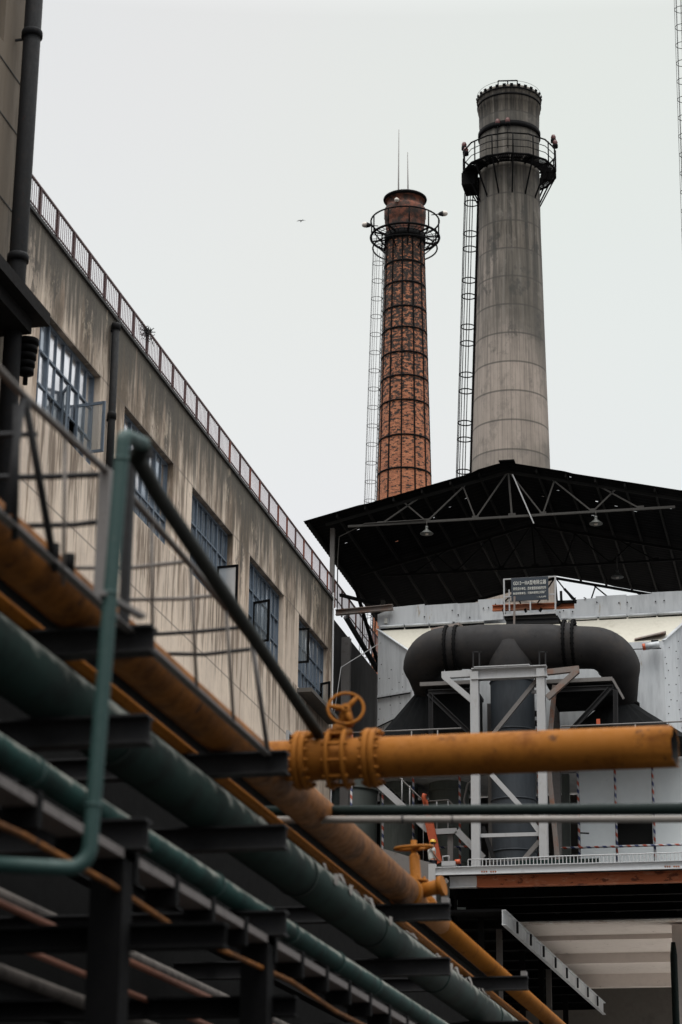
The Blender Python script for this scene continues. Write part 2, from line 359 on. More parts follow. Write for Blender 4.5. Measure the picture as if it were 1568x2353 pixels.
def concrete_chimney_material():
    b = NB('board marked chimney concrete'); X, Yc, Z = b.xyz()
    ang = b.math('ARCTAN2', X, b.math('MULTIPLY', Yc, -1))
    cmb = b.n('ShaderNodeCombineXYZ'); b.l(b.math('MULTIPLY', ang, 1.9), cmb.inputs[0]); b.l(Z, cmb.inputs[1])
    def nz(sx, sy, det=6, ro=.6, loc=(0,0,0)):
        mp = b.n('ShaderNodeMapping'); mp.inputs['Scale'].default_value = (sx, sy, 1); mp.inputs['Location'].default_value = loc
        b.l(cmb.outputs[0], mp.inputs[0]); return b.noise(1, det, ro, vec=mp.outputs[0])
    big = nz(.42, .22, 5, .6, (3,1,0)); streak = nz(3.4, .12, 5, .65); fine = nz(5, 3)
    c = b.mix(fine, (.42,.355,.305), (.33,.28,.245))
    blob = nz(.8, .45, 6, .7, (8,2,0))
    dark = b.math('ADD', b.math('ADD', b.ramp(Z, 44, 63, -.14, .48), b.math('MULTIPLY', big, 1.15)), b.math('MULTIPLY', ang, .20))
    c = b.mix(b.ramp(dark, .55, 1.02, 0, .88), c, (.088,.078,.063))
    c = b.mix(b.math('MULTIPLY', b.ramp(streak, .46, .58), b.ramp(Z, 46, 60, .18, .9)), c, (.033,.030,.026))
    c = b.mix(b.math('MULTIPLY', b.ramp(nz(1.1, .55, 6, .7, (5,3,0)), .50, .68), .55), c, (.11,.10,.09))
    c = b.mix(b.math('MULTIPLY', b.ramp(streak, .45, .34), b.ramp(Z, 47, 59, .15, .6)), c, (.26,.24,.215))
    c = b.mix(b.math('MULTIPLY', b.ramp(blob, .54, .64), b.ramp(Z, 44, 54, .15, .75)), c, (.036,.036,.034))
    c = b.mix(b.math('MULTIPLY', b.ramp(blob, .44, .34), b.ramp(Z, 46, 56, 0, .55)), c, (.235,.21,.185))
    # board marks and lift joints
    bd = b.math('PINGPONG', b.math('MULTIPLY', ang, 1.9), .11)
    c = b.mix(b.ramp(bd, .02, .006, 0, .38), c, (.06,.055,.05))
    lj = b.math('PINGPONG', b.math('ADD', Z, .25), .86)
    c = b.mix(b.ramp(lj, .07, .03, 0, .7), c, (.05,.045,.04))
    band = b.n('ShaderNodeTexWhiteNoise', noise_dimensions='1D'); b.l(b.math('FLOOR', b.math('DIVIDE', b.math('ADD', Z, .25), 1.72)), band.inputs['W'])
    c = b.mix(b.math('MULTIPLY', band.outputs[0], .45), c, (.10,.095,.085))
    return b.done(c, .9, 0, fine, .3, .02)
M['chimney'] = concrete_chimney_material()
def banded_material():
    b = NB('red white blue banded tube'); X, Yc, Z = b.xyz()
    t = b.math('FRACT', b.math('DIVIDE', b.math('ADD', X, Z), .58))
    wht = b.math('ADD', b.math('MULTIPLY', b.math('GREATER_THAN', t, .25), b.math('LESS_THAN', t, .5)), b.math('GREATER_THAN', t, .75))
    c = b.mix(b.math('LESS_THAN', t, .4), (.025,.04,.12), (.34,.06,.03)); c = b.mix(wht, c, (.42,.42,.44))
    return b.done(c, .5)
M['banded'] = banded_material()

# ------------------------------------------------------------------ ground
g = MB(); g.face([(-900,-300,0),(900,-300,0),(900,1500,0),(-900,1500,0)]); g.build('ground', M['asphalt'], kind='structure')
yd = MB().box((-13,84,.004),(60,130,.02)); yd.build('bounce_slab', weathered('pale bounce slab', (.60,.57,.53), (.50,.46,.43), .4, .5, .9), kind='structure')  # unseen pale slab added to bounce light up onto the concrete ceiling
# ------------------------------------------------------------------ left factory building (wall plane x = WX, receding along y)
WX = -19.0
fb = thing('factory_building', 'long cream factory block with soot stained parapet and five blue framed windows', 'building', (-24, 66, 0))
WIN = [(49.5, 54.3), (56.45, 61.25), (63.3, 68.1), (70.3, 75.1), (77.4, 82.2)]
Z0, Z1, ZT, YA, YB = 22.35, 25.1, 27.2, 47.6, 83.0
DOORS = [(75.9, 81.0, 16.2, 20.25)]            # white framed opening below the last window
def holed_wall(mb, x, depth, y0, y1, z0, z1, holes):
    ys = sorted({y0, y1, *[h[0] for h in holes], *[h[1] for h in holes]}); zs = sorted({z0, z1, *[h[2] for h in holes], *[h[3] for h in holes]})
    for a, b in zip(ys, ys[1:]):
        for c, d in zip(zs, zs[1:]):
            if any(h[0] <= a and b <= h[1] and h[2] <= c and d <= h[3] for h in holes): continue
            mb.face([(x,a,c),(x,b,c),(x,b,d),(x,a,d)])
    for a, b, c, d in holes:
        xi = x-depth
        mb.face([(x,a,c),(xi,a,c),(xi,a,d),(x,a,d)]); mb.face([(x,b,c),(x,b,d),(xi,b,d),(xi,b,c)])
        mb.face([(x,a,d),(xi,a,d),(xi,b,d),(x,b,d)]); mb.face([(x,a,c),(x,b,c),(xi,b,c),(xi,a,c)])
mb = MB()
holes = [(a, b, Z0, Z1) for a, b in WIN] + DOORS
holed_wall(mb, WX, .42, YA, YB, 0, ZT, holes)
mb.face([(WX,YB,0),(-34,YB,0),(-34,YB,ZT),(WX,YB,ZT)]); mb.face([(WX,YA,ZT),(WX,YB,ZT),(-34,YB,ZT),(-34,YA,ZT)])
mb.face([(WX-.42,YA,0),(WX-.42,YB,0),(WX-.42,YB,ZT-.02),(WX-.42,YA,ZT-.02)])
bmesh.ops.remove_doubles(mb.b, verts=mb.b.verts, dist=.0005)
mb.build('wall', M['wall'], fb)
ledge = MB().box((WX-.01, YA+.2, 27.2), (WX+.07, YB, 27.30)).build('parapet_coping', M['annex'], fb)
ledge = MB().box((WX+.002, 77.3, 22.12), (WX+.55, 82.3, 22.27)).bev(.02).build('window_ledge', M['concrete_dark'], fb)

def window(i, y0, y1, z0, z1, gl, sashes, rows=(.33, .66), parent=fb):
    x = WX-.22; wname = MB(); W = y1-y0; H = z1-z0
    f = .075
    # fixed outer frame
    for a, b_ in (((x,y0,z0+f/2),(x,y1,z0+f/2)), ((x,y0,z1-f/2),(x,y1,z1-f/2))): wname.bar(a, b_, .09, f)
    for y in (y0+f/2, y0+W*.25, y0+W*.75, y1-f/2): wname.bar((x,y,z0+f), (x,y,z1-f), .10 if 0 < y-y0-f and y < y1-f else f, .09, up=(1,0,0))
    win = wname.build('window', M['winframe'], parent)
    bars = MB()
    for k in rows: bars.bar((x+.012,y0+f,z0+H*k), (x+.012,y1-f,z0+H*k), .05, .055)
    for k in (.125, .375, .5, .625, .875): bars.bar((x+.006,y0+W*k,z0+f), (x+.006,y0+W*k,z1-f), .04, .045, up=(1,0,0))
    bars.build('glazing_bars', M['winframe'], win)
    p = MB()
    ys = [y0+W*k for k in (.015,.125,.25,.375,.5,.625,.75,.875,.985)]; zs = [z0+.03]+[z0+H*k for k in rows]+[z1-.03]
    skip = {(c, r) for c, r, *_ in sashes}
    rnd = random.Random(i)
    for c in range(8):
        for r in range(len(zs)-1):
            if (c, r) in skip: continue
            dx = rnd.uniform(-.012,.012); dy = rnd.uniform(-.012,.012)
            g_ = 1 if gl(c, r, rnd) else 0
            p.face([(x-.02+dx,ys[c],zs[r]),(x-.02-dx,ys[c+1],zs[r]),(x-.02-dx+dy,ys[c+1],zs[r+1]),(x-.02+dx+dy,ys[c],zs[r+1])], mi=g_)
    p.build('pane', [M['glass_dark'], M['glass_bright']], win)
    bk = MB()
    bk.face([(x-.16,y0,z0),(x-.16,y1,z0),(x-.16,y1,z1),(x-.16,y0,z1)]); bk.build('dark_interior', M['black'], win)
    for c, r, hinge, ang, wd, hh, dk in sashes:
        s = MB(); hy = y0+W*hinge; zb = z0+.05+H*(.0 if r == 0 else rows[r-1]); zt = zb+hh
        d = V(math.cos(R_(ang)), math.sin(R_(ang)), 0); o_ = V(x+.05, hy, 0)
        P = lambda t, z: o_+d*t+V(0,0,z)
        for a, b_ in ((P(0,zb),P(wd,zb)), (P(0,zt),P(wd,zt))): s.bar(a, b_, .05, .075)
        for t in (0, wd): s.bar(P(t,zb-.037), P(t,zt+.037), .075, .05, up=tuple(V(-d.y,d.x,0)))
        for q in s.b.faces: q.material_index = 0
        s.face([P(.03,zb), P(wd-.03,zb), P(wd-.03,zt), P(.03,zt)], mi=1)
        s.build('open_sash', [M['winframe'] if not dk else M['steel_black'], M['glass_sash'] if dk != 2 else M['glass_white']], win)
    return win
br = lambda q: (lambda c, r, n: n.random() < q)
window(1, *WIN[0], Z0, Z1, br(.93), [(5,0,.73,-8,.80,1.35,0), (4,0,.5,-55,.45,1.3,0)])
window(2, *WIN[1], Z0, Z1, lambda c, r, n: (c < 6 and r == 2) or n.random() < .45, [])
window(3, *WIN[2], Z0, Z1, br(.04), [(6,0,.78,-6,.66,1.25,2)])
window(4, *WIN[3], Z0, Z1, lambda c, r, n: r == 1 and c > 2 and n.random() < .4, [(1,0,.27,-20,.62,1.40,1)])
window(5, *WIN[4], Z0, Z1, lambda c, r, n: n.random() < (.75 if r == 2 and c < 5 else .35), [(0,1,.04,-5,.50,1.25,1), (7,0,.93,-30,.42,1.2,1)])
# lower opening with its white frame
a, b_, c, d = DOORS[0]
dm = MB(); x = WX+.02
dm.bar((x,a-.06,c), (x,a-.06,d+.10), .12, .14, up=(1,0,0)); dm.bar((x,a,d+.05), (x,b_,d+.05), .14, .10); dm.bar((x-.2,a+.5,d-.35), (x-.2,b_,d-.35), .08, .2)
dw = dm.build('window', M['frame_white'], fb)
MB().box((WX-.41,a+.002,c+.002),(WX-.40,b_-.002,d-.002)).build('pane', M['galv_cream'], dw)

# railing along the roof edge
rl = thing('roof_railing', 'maroon railing of thin upright bars along the edge of the factory roof', 'railing', (WX, 66, ZT+.1))
ZR = 28.22; YE = 92.5
tr = MB().bar((WX-.05,YA,ZR), (WX-.05,YE,ZR), .06, .05).build('top_rail', M['maroon'], rl)
btm = MB().bar((WX-.05,YA,27.52), (WX-.05,YE,27.52), .035, .03).build('bottom_rail', M['maroon'], rl)
y = YA+.2; k = 0
while y < YE:
    p = MB().bar((WX-.05,y,27.1), (WX-.05,y,ZR-.02), .07, .06, up=(1,0,0))
    bright = 14 < k and k % 3 != 1
    p.build('post', M['maroon_bright'] if bright else M['maroon'], rl)
    bal = MB(); n = 8
    for j in range(1, n+1):
        yy = y+1.32*j/(n+1); bal.bar((WX-.05,yy,27.22+random.uniform(-.03,.05)), (WX-.05,yy,ZR-.02), 0.017, 0.017, up=(1,0,0))
    bal.build('baluster_panel', M['rail_thin'], rl)
    y += 1.32; k += 1
# weed caught in the railing
wd = MB()
for j in range(70):
    p = V(WX-.04+random.gauss(0,.08), 58.2+random.gauss(0,.16), 28.1+random.gauss(0,.09)); q = p+V(random.gauss(0,.06),random.gauss(0,.1),random.gauss(0,.07))
    wd.bar(p, q, .018); wd.bar(V(WX-.04,58.2,28.1), p, .008)
wd.build('dry_weed', M['bird'], label='dry dark weed tangled in the roof railing', category='plant')

# tall wing at the far left
tw = thing('tower_wing', 'taller stained wing rising beyond the top left edge of the picture', 'building', (-24, 44, 0))
mb = MB(); TY = 47.4
holed_wall(mb, WX+.12, .4, 30, TY, 0, 48, [(41.5, 45.6, 30.4, 34.2)])
mb.face([(WX+.12,TY,0),(-34,TY,0),(-34,TY,48),(WX+.12,TY,48)]); mb.face([(WX+.12,30,0),(WX+.12,30,48),(-34,30,48),(-34,30,0)]); mb.face([(WX+.12,30,48),(WX+.12,TY,48),(-34,TY,48),(-34,30,48)])
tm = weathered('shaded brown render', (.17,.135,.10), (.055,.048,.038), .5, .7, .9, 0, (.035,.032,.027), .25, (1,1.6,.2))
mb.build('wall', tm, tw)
w6 = MB(); x = WX-.1
for yy in (41.55, 43.5, 45.55): w6.bar((x,yy,30.4), (x,yy,34.2), .09, .09, up=(1,0,0))
for zz in (30.44, 32.2, 33.2, 34.16): w6.bar((x,41.5,zz), (x,45.6,zz), .09, .08)
w6o = w6.build('window', M['winframe'], tw)
MB().box((x-.1,41.5,30.41),(x-.06,45.6,34.19)).build('pane', M['glass_dark'], w6o)
gr = MB()
for zz in (26.4, 28.5, 29.9): gr.box((WX+.121,30,zz),(WX+.135,TY,zz+.035))
gr.build('plaster_joint', M['annex'], tw)

def downpipe(name, label, x, y, z0, z1, r, collars, mat, brk=True):
    t = thing(name, label, 'drainpipe', (x, y, z0))
    MB().tube([(x,y,z0),(x,y,z1)], r, 20).build('pipe', mat, t)
    for z in collars:
        MB().lathe([(r+.002,-.1),(r*1.22,-.1),(r*1.22,.05),(r*1.1,.1),(r+.002,.1)], (x,y,z), 20).build('collar', mat, t)
        if brk: MB().bar((x,y,z-.12), (x-.55,y,z-.12), .05).build('bracket', M['steel_dark'], t)
    return t
p = at(62, 300, X=WX+.55)
downpipe('downpipe', 'thick rusty black downpipe on the corner of the tall left wing', WX+.55, p.y-.05, 5, 46, .215, [24.9, 31.0, 37], M['downpipe'])
downpipe('downpipe', 'thin black downpipe between the first and second windows of the cream wall', WX+.14, 54.95, 20.2, 26.95, .105, [26.85, 24.2, 22.25], M['downpipe'])
ct = MB().tube([(WX+.06,82.75,5),(WX+.06,82.75,27.5)], .035, 8)
ct.tube([(WX+.06,82.75,22.0),(WX+.30,83.2,24.6),(WX+2.3,84,26.1),(WX+2.6,84,26.3)], .018, 6)
ct.build('conduit', M['frame_white'], label='thin white conduit up the far corner of the cream wall', category='conduit')

cn = thing('wall_canopy', 'black canopy slab jutting from the tall left wing beside the thick downpipe', 'canopy', (WX+.6, 45, 23.3))
MB().box((WX+.13,36,23.30),(WX+1.25,46.9,23.62)).bev(.03).build('slab', M['canopy'], cn)
MB().box((WX+.13,36,22.95),(WX+.95,46.5,23.298)).build('soffit_beam', M['canopy'], cn)
p1 = at(60, 790, X=WX+.8); hp = MB()
for j in range(5): hp.lathe([(.05,.0),(.27-.02*j,.02),(.27-.02*j,.14),(.05,.16)], (WX+.8, p1.y+.1, p1.z-.19*j), 20)
hp.tube([(WX+.8,p1.y+.1,p1.z-1),(WX+.8,p1.y+.1,22.96)], .06, 10)
hp.build('insulator', M['steel_black'], cn)
lampb = MB().box((WX+.002,55.6,22.9),(WX+.18,55.9,23.2)).bev(.02).build('junction_box', M['steel_dark'], label='small dark junction box on the wall beside the green standpipe', category='box')

# dark annex beyond the cream wall
ax = thing('dark_annex', 'dark grey rendered annex between the cream wall and the metal clad housing', 'building', (-24, 92, 0))
mb = MB(); holed_wall(mb, WX-.35, .3, 83.004, 104, 0, 27.0, [(84.6, 87.2, 17.3, 20.6), (88.6, 91.0, 17.0, 19.6)])
mb.face([(WX-.35,83.004,27.0),(WX-.35,104,27.0),(-34,104,27.0),(-34,83.004,27.0)])
mb.build('wall', M['annex'], ax)
for a, b_, c, d in ((84.6, 87.2, 17.3, 20.6), (88.6, 91.0, 17.0, 19.6)):
    f_ = MB()
    for yy in (a+.04, (a+b_)/2, b_-.04): f_.bar((WX-.5,yy,c),(WX-.5,yy,d),.08,.08,up=(1,0,0))
    for zz in (c+.04, (c+d)/2, d-.04): f_.bar((WX-.5,a,zz),(WX-.5,b_,zz),.08,.08)
    wf = f_.build('window', M['winframe'], ax); MB().box((WX-.6,a,c),(WX-.56,b_,d)).build('pane', M['glass_dark'], wf)
sc = MB(); a = at(797, 1412, Y=85); sc.ibeam((a.x,85,6),(a.x,85,26.3), .34, .30, .03, up=(0,1,0))
sc.build('steel_column', M['steel_grey'], label='grey steel column standing between the cream wall and the dark annex', category='column')
dp_ = MB().tube([at(795,1418,Y=85.5), at(868,1540,Y=88)], .11, 14)
dp_.build('brace_pipe', M['steel_dark'], label='dark brace pipe sloping down below the rusty tie beam', category='pipe')

# ------------------------------------------------------------------ chimneys
def zat(x, y, Y): return at(x, y, Y=Y).z
def rad(px, x, y, Y):
    p = at(x, y, Y=Y); return px/FPX*((p-EYE).dot(FW))

# brick chimney
BY = 130.0; bx = at(930.5, 800, Y=BY).x
bc = thing('brick_chimney', 'red brick chimney blackened by soot with iron straps and two lightning rods', 'chimney', (bx, BY, 0))
BO = V(bx, BY, 0)
zb = lambda y: zat(930, y, BY)
prof = [(y, px) for y, px in ((548,43.3),(700,48),(850,52.6),(1000,57.6),(1130,61.5))]
pr = [(rad(px, 930, y, BY), zb(y)) for y, px in prof][::-1]
k0 = (pr[0][0]-pr[-1][0])/(pr[-1][1]-pr[0][1])
rB = lambda z: pr[0][0]+(pr[0][1]-z)*k0
MB().lathe([(rB(0),0)]+[(rB(z),z) for z in [10*i for i in range(1,6)]]+[(rB(pr[-1][1]), pr[-1][1])], (0,0,0), 64).build('shaft', M['brick'], bc, origin=BO)
ztop = pr[-1][1]
cp = [(43.3,548),(43.5,530),(45,520),(45,514),(46.5,512),(46.5,505),(48,502),(48,484),(46.5,482),(44,480),(41.5,476),(41.5,464),(44.5,465),(45.8,463),(45.8,458),(42,457)]
MB().lathe([(rad(a,930,b_,BY), zb(b_)) for a, b_ in cp]+[(rad(36,930,452,BY), zb(457)), (rad(36,930,452,BY), zb(484)), (.05, zb(484))], (0,0,0), 64).build('corbelled_head', M['corbel'], bc, origin=BO)
MB().ring((0,0,zb(460)), rad(46,930,455,BY), .12, 64, 10).build('rim', M['steel_black'], bc, origin=BO)
hz = [at(930, yy, Y=BY-1.35).z for yy in (595, 644, 701, 750, 807, 862, 919, 1000, 1077)]
for z in hz+[12, 20, 27]:
    MB().lathe([(rB(z)+.01,z-.05),(rB(z)+.05,z-.05),(rB(z)+.05,z+.05),(rB(z)+.01,z+.05)], (0,0,0), 64).build('iron_hoop', M['steel_black'], bc, origin=BO)
for kk in range(12):
    a = R_(kk*30+4); v = MB(); u = V(math.cos(a), math.sin(a), 0)
    v.bar(u*(rB(0)+.02), u*(rB(ztop)+.02)+V(0,0,ztop), .085, .05, up=tuple(u)); v.build('iron_strap', M['steel_black'], bc, origin=BO)
def gallery(root, O, zf, Ro, Ri, h, n, mids, mat, r=.035, legs=1.4, deckmat=None, poly=False):
    top = MB(); k = n if poly else 48
    top.ring((0,0,zf+h), Ro, r*1.2, k, 8); top.build('guard_rail', mat, root, origin=O)
    for m in mids: MB().ring((0,0,zf+h*m), Ro, r*.6, k, 6).build('mid_rail', mat, root, origin=O)
    MB().ring((0,0,zf), Ro, r*1.8, k, 8).build('platform_rim', mat, root, origin=O)
    for i in range(n):
        a = 2*math.pi*(i+.0)/n; u = V(math.cos(a), math.sin(a), 0)
        p = MB().tube([u*Ro+V(0,0,zf-.05), u*Ro+V(0,0,zf+h)], r, 8); p.build('post', mat, root, origin=O)
        b = MB(); b.bar(u*Ri+V(0,0,zf-.04), u*Ro+V(0,0,zf-.04), .07, .09); b.bar(u*(Ri+.02)+V(0,0,zf-legs), u*(Ro-.05)+V(0,0,zf-.1), .07, .07)
        b.build('bracket', mat, root, origin=O)
    return None
zf = zb(547); Ro = rad(78.5, 930, 540, BY)
gallery(bc, BO, zf, Ro, rB(zf)-.1, zat(930, 470, BY-Ro)-zat(930, 508, BY-Ro), 10, [], M['steel_black'], .045, 1.15)
MB().ring((0,0,zf-.75), Ro*.94, .05, 48, 8).build('lower_ring', M['steel_black'], bc, origin=BO)
fl = MB()
for i in range(44):
    a = 2*math.pi*i/44
    if i % 3: fl.bar((Ro*math.cos(a),Ro*math.sin(a),zf-.02), (rB(zf)*math.cos(a+.03),rB(zf)*math.sin(a+.03),zf-.02), .03, .03)
for q in (.68, .84): fl.ring((0,0,zf-.03), Ro*q, .02, 48, 6)
fl.build('platform_grating', M['steel_black'], bc, origin=BO)
MB().lathe([(rB(zf)+.0,zf-.45),(rB(zf)+.12,zf-.45),(rB(zf)+.12,zf+.12),(rB(zf),zf+.12)], (0,0,0), 48).build('support_band', M['steel_black'], bc, origin=BO)
for x, y0_, y1_, dy in ((916, 442, 298, -.9), (938, 442, 350, .3)):
    p = at(x, y0_, Y=BY+dy); q = at(x+1 if x < 930 else x-1, y1_, Y=BY+dy)
    MB().tube([p-V(0,0,.9), p, q], [.05,.05,.02], 8).build('lightning_rod', M['steel_grey'], bc)
rr = MB(); a = at(905, 442, Y=BY+.8); b_ = at(933, 437, Y=BY+.8); rr.bar(a, b_, .06); rr.bar(a, a-V(0,0,.6), .06); rr.bar(b_, b_-V(0,0,.6), .06); rr.build('hatch_rail', M['steel_black'], bc)
def floodlight(root, p, d, s=1., wall=None):
    d = Vector(d).normalized(); p = Vector(p)
    a = MB().tube([p-d*1.0*s, p-d*.35*s], .03, 6); a.build('lamp_arm', M['steel_dark'], root)
    h = MB().tube([p-d*.42*s, p-d*.30*s, p-d*.05*s, p], [.05*s,.16*s,.24*s,.26*s], 14).build('lamp_housing', M['steel_dark'], root)
    MB().tube([p+d*.003, p+d*.18*s, p+d*.36*s, p+d*.42*s], [.24*s,.25*s,.18*s,.05*s], 14).build('floodlight', M['floodlight'], root)
floodlight(bc, at(843, 517, Y=BY-.3), (-1,-.3,.05), .75); floodlight(bc, at(1018, 491, Y=BY+.6), (1,.2,.12), .75); floodlight(bc, at(914, 461, Y=BY-1.3), (-.3,-1,.1), .6)

def caged_ladder(root, O, pts, r, hoops, rung_in, mat, rails=5, thick=.03, gap=.34, side=V(-1,0,0)):
    """ladder on the flank: stringers against the shaft, hoop cage outwards; pts = foot and head of the cage axis, local to O"""
    a, b = Vector(pts[0]), Vector(pts[1]); Lr = MB(); ax = (b-a).normalized(); n_ = Vector((0,1,0)); sd = Vector(side)
    for s in (-1, 1): Lr.bar(a-sd*r+n_*.22*s, b-sd*r+n_*.22*s, thick*1.6, thick*1.6)
    k = int((b-a).length/.32)
    for i in range(k):
        c = a.lerp(b, (i+.5)/k)-sd*r; Lr.bar(c-n_*.22, c+n_*.22, thick*.7)
    Lr.build('ladder', mat, root, origin=O)
    cage = MB()
    for i in range(rails):
        t = math.pi*(-.5+(i+.0)/(rails-1)); d = sd*math.cos(t)*r+n_*math.sin(t)*r
        cage.bar(a+d, b+d, thick, thick)
    for f_ in hoops:
        c = a.lerp(b, f_); cage.ring(c, r, thick*.8, 20, 6, nrm=ax)
    cage.build('ladder_cage', mat, root, origin=O)
    for i in range(12):
        c = a.lerp(b, (i+.4)/12)-sd*r
        br_ = MB()
        for s in (-1,1): br_.bar(c+n_*.2*s, c+n_*.2*s-sd*gap, thick*1.2)
        br_.bar(c-n_*.2, c+n_*.2, thick*1.2); br_.build('ladder_bracket', mat, root, origin=O)
zA, zB_ = zb(1190), zb(570); rc = .36
fa = V(-(rB(zA)+.55+rc*.6), 0, zA-14); fb_ = V(-(rB(zB_)+.22+rc*.8), 0, zB_)
fa.x = fb_.x - k0*(zB_-fa.z)
caged_ladder(bc, BO, (fa, fb_), rc, [i/26+.01 for i in range(26)], 0, weathered('grey ladder steel', (.10,.10,.105), (.07,.065,.06), .4, 4, .6), 5, .024, .35)

# concrete chimney
KY = 115.0; ka = at(1174.5, 1075, Y=KY); kb = at(1170, 200, Y=KY); lean = (kb.x-ka.x)/(kb.z-ka.z); kx = ka.x-lean*ka.z
kc = thing('concrete_chimney', 'tall grey concrete chimney darkening upwards with a black railed platform near the top', 'chimney', (kx, KY, 0)); KO = V(kx, KY, 0)
zk = lambda y: zat(1172, y, KY)
kp = [(89.8,1075),(86,960),(82,850),(78.5,750),(75,640),(71.5,540),(69.5,440),(68.5,370),(68.5,300)]
pts = [(rad(a,1172,y,KY), zk(y)) for a, y in kp]; s0 = (pts[0][0]-pts[3][0])/(pts[3][1]-pts[0][1])
def rK(z):
    if z <= pts[0][1]: return pts[0][0]+(pts[0][1]-z)*s0
    for (ra, za), (rb, zb_) in zip(pts, pts[1:]):
        if z <= zb_: return ra+(rb-ra)*(z-za)/(zb_-za)
    return pts[-1][0]
LN = lambda z: V(lean*z, 0, z)
body = [(rK(z), z) for z in [0,10,20]]+pts
body += [(rad(69,1172,270,KY), zk(290)), (rad(69.5,1172,260,KY), zk(261.5)), (rad(71.5,1172,255,KY), zk(260)), (rad(71.5,1172,245,KY), zk(240)), (rad(73,1172,235,KY), zk(238)), (rad(73,1172,235,KY), zk(230)), (rad(66,1172,235,KY), zk(230)), (rad(64,1172,235,KY), zk(260)), (.05, zk(260))]
MB().lathe(body, (0,0,0), 72, lean=lean).build('shaft', M['chimney'], kc, origin=KO)
def band(z, dr, h, t, name, mat):
    r_ = rK(z)+dr; MB().lathe([(r_-.03,z-h),(r_+t,z-h),(r_+t,z+h),(r_-.03,z+h)], (0,0,0), 72, lean=lean).build(name, mat, kc, origin=KO)
for yy, h, t in ((284, .16, .06),): 
    z = at(1172, yy-0, Y=KY-1.6).z; band(z, .02, h, t, 'steel_band', M['steel_black'])
for yy, t in ((239, .07), (226, .09)): z = at(1172, yy-22, Y=KY-1.6).z; band(z, .06, .05, t, 'steel_band', M['steel_black'])
zf = zk(402); Ro = rad(107, 1172, 400, KY); h_ = zat(1172, 302, KY-Ro)-zat(1172, 349, KY-Ro); PO = KO+V(lean*zf,0,0)
gallery(kc, PO, zf, Ro, rK(zf)-.1, h_, 14, [.36, .68], M['steel_black'], .038, 2.1, poly=True)
gt = MB(); n = 150
for i in range(n):
    a = 2*math.pi*i/n; gt.bar((Ro*.985*math.cos(a),Ro*.985*math.sin(a),zf), ((rK(zf)+.1)*math.cos(a),(rK(zf)+.1)*math.sin(a),zf), .045, .03)
gt.ring((0,0,zf-.03), rK(zf)+.12, .05, 48, 6); gt.ring((0,0,zf-.03), (Ro+rK(zf))/2, .03, 48, 6)
gt.build('platform_grating', M['steel_black'], kc, origin=PO)
fp = MB(); n = 18
for i in range(n):
    if i in (0,1,2,16,17): continue
    a0, a1 = 2*math.pi*i/n+.02, 2*math.pi*(i+1)/n-.02
    fp.hexa([(r_*math.cos(a), r_*math.sin(a), zf+z_) for z_ in (.03,.05) for r_, a in ((rK(zf)+.1,a0),(Ro*.97,a0),(Ro*.97,a1),(rK(zf)+.1,a1))])
fp.build('platform_floor', weathered('grey chequer plate', (.12,.12,.13), (.08,.08,.085), .4, 3, .5), kc, origin=PO)
top = MB(); zt_ = zk(230)
for i in range(28):
    a = 2*math.pi*i/28; r_ = rK(zt_)+.12
    top.bar((r_*math.cos(a),r_*math.sin(a),-.1), ((r_+.05)*math.cos(a),(r_+.05)*math.sin(a),.05), .18, .05)
top.ring((0,0,.24), rK(zt_)+.12, .010, 48, 6)
top.build('rim_cleat', M['steel_black'], kc, origin=KO+V(lean*zt_,0,zt_))
hr = MB(); a, b_ = at(1145, 186, Y=KY-1.3), at(1189, 185, Y=KY-1.3)
hr.bar(a, b_, .06); [hr.bar(q, q-V(0,0,.75), .06) for q in (a, b_, (a+b_)/2)]; hr.build('hatch_rail', M['steel_black'], kc)
for x, y, Yo in ((1144, 282, -1.72), (1167, 279, -1.74), (1272, 318, .5), (1276, 330, .2), (1067, 335, -.3), (1071, 347, -.6)):
    p = at(x, y, Y=KY+Yo); MB().lathe([(.02,-.28),(.16,-.26),(.16,-.08),(.12,-.06)], p, 12).build('lamp_base', M['steel_black'], kc)
    MB().lathe([(.13,-.06),(.15,.06),(.10,.2),(.02,.25)], p, 12).build('warning_lamp', M['redlight'], kc)
for x, y in ((1167, 300), (1144, 300)):
    MB().tube([at(x,284,Y=KY-1.85), at(x,340,Y=KY-1.85)], .02, 6).build('lamp_cable', M['steel_black'], kc)
z1_, z2_ = zk(1100), zk(425); rc = .40
f2 = V(lean*z2_-(rK(z2_)+.42), -.2, z2_); f1 = V(0, -.2, 8); xx = lean*z1_-(rK(z1_)+.44); f1.x = f2.x-(f2.x-xx)/(z2_-z1_)*(z2_-8)
hz = []
for yy in (463, 533, 568, 640, 677, 747, 785, 857, 895, 968, 1006, 1080): hz.append((zk(yy)-8)/(z2_-8))
caged_ladder(kc, KO, (f1, f2), rc, hz, 0, M['steel_black'], 5, .042, .28)
MB().box((-Ro*.98,-1.0,zf-.85),(-rK(zf)-.12,.5,zf-.12)).build('hatch_box', M['steel_black'], kc, origin=PO)

# third chimney, only its caged ladder enters the frame at the upper right
TY2 = 108.0; tp = at(1612, 100, Y=TY2); tb = at(1655, 900, Y=TY2)
t3 = thing('steel_chimney', 'steel chimney beyond the right edge of which only a thin caged ladder shows', 'chimney', (tb.x, TY2, 0))
MB().tube([(tb.x,TY2,0),(tb.x,TY2,tp.z+14)], .62, 32).build('shaft', M['steel_grey'], t3)
a, b_ = at(1636, 2100, Y=TY2), at(1561, -120, Y=TY2)
O3 = V(tb.x, TY2, 0)
caged_ladder(t3, V(0,0,0), (a, b_), .36, [i/48+.01 for i in range(48)], 0, M['steel_dark'], 5, .022, .5)

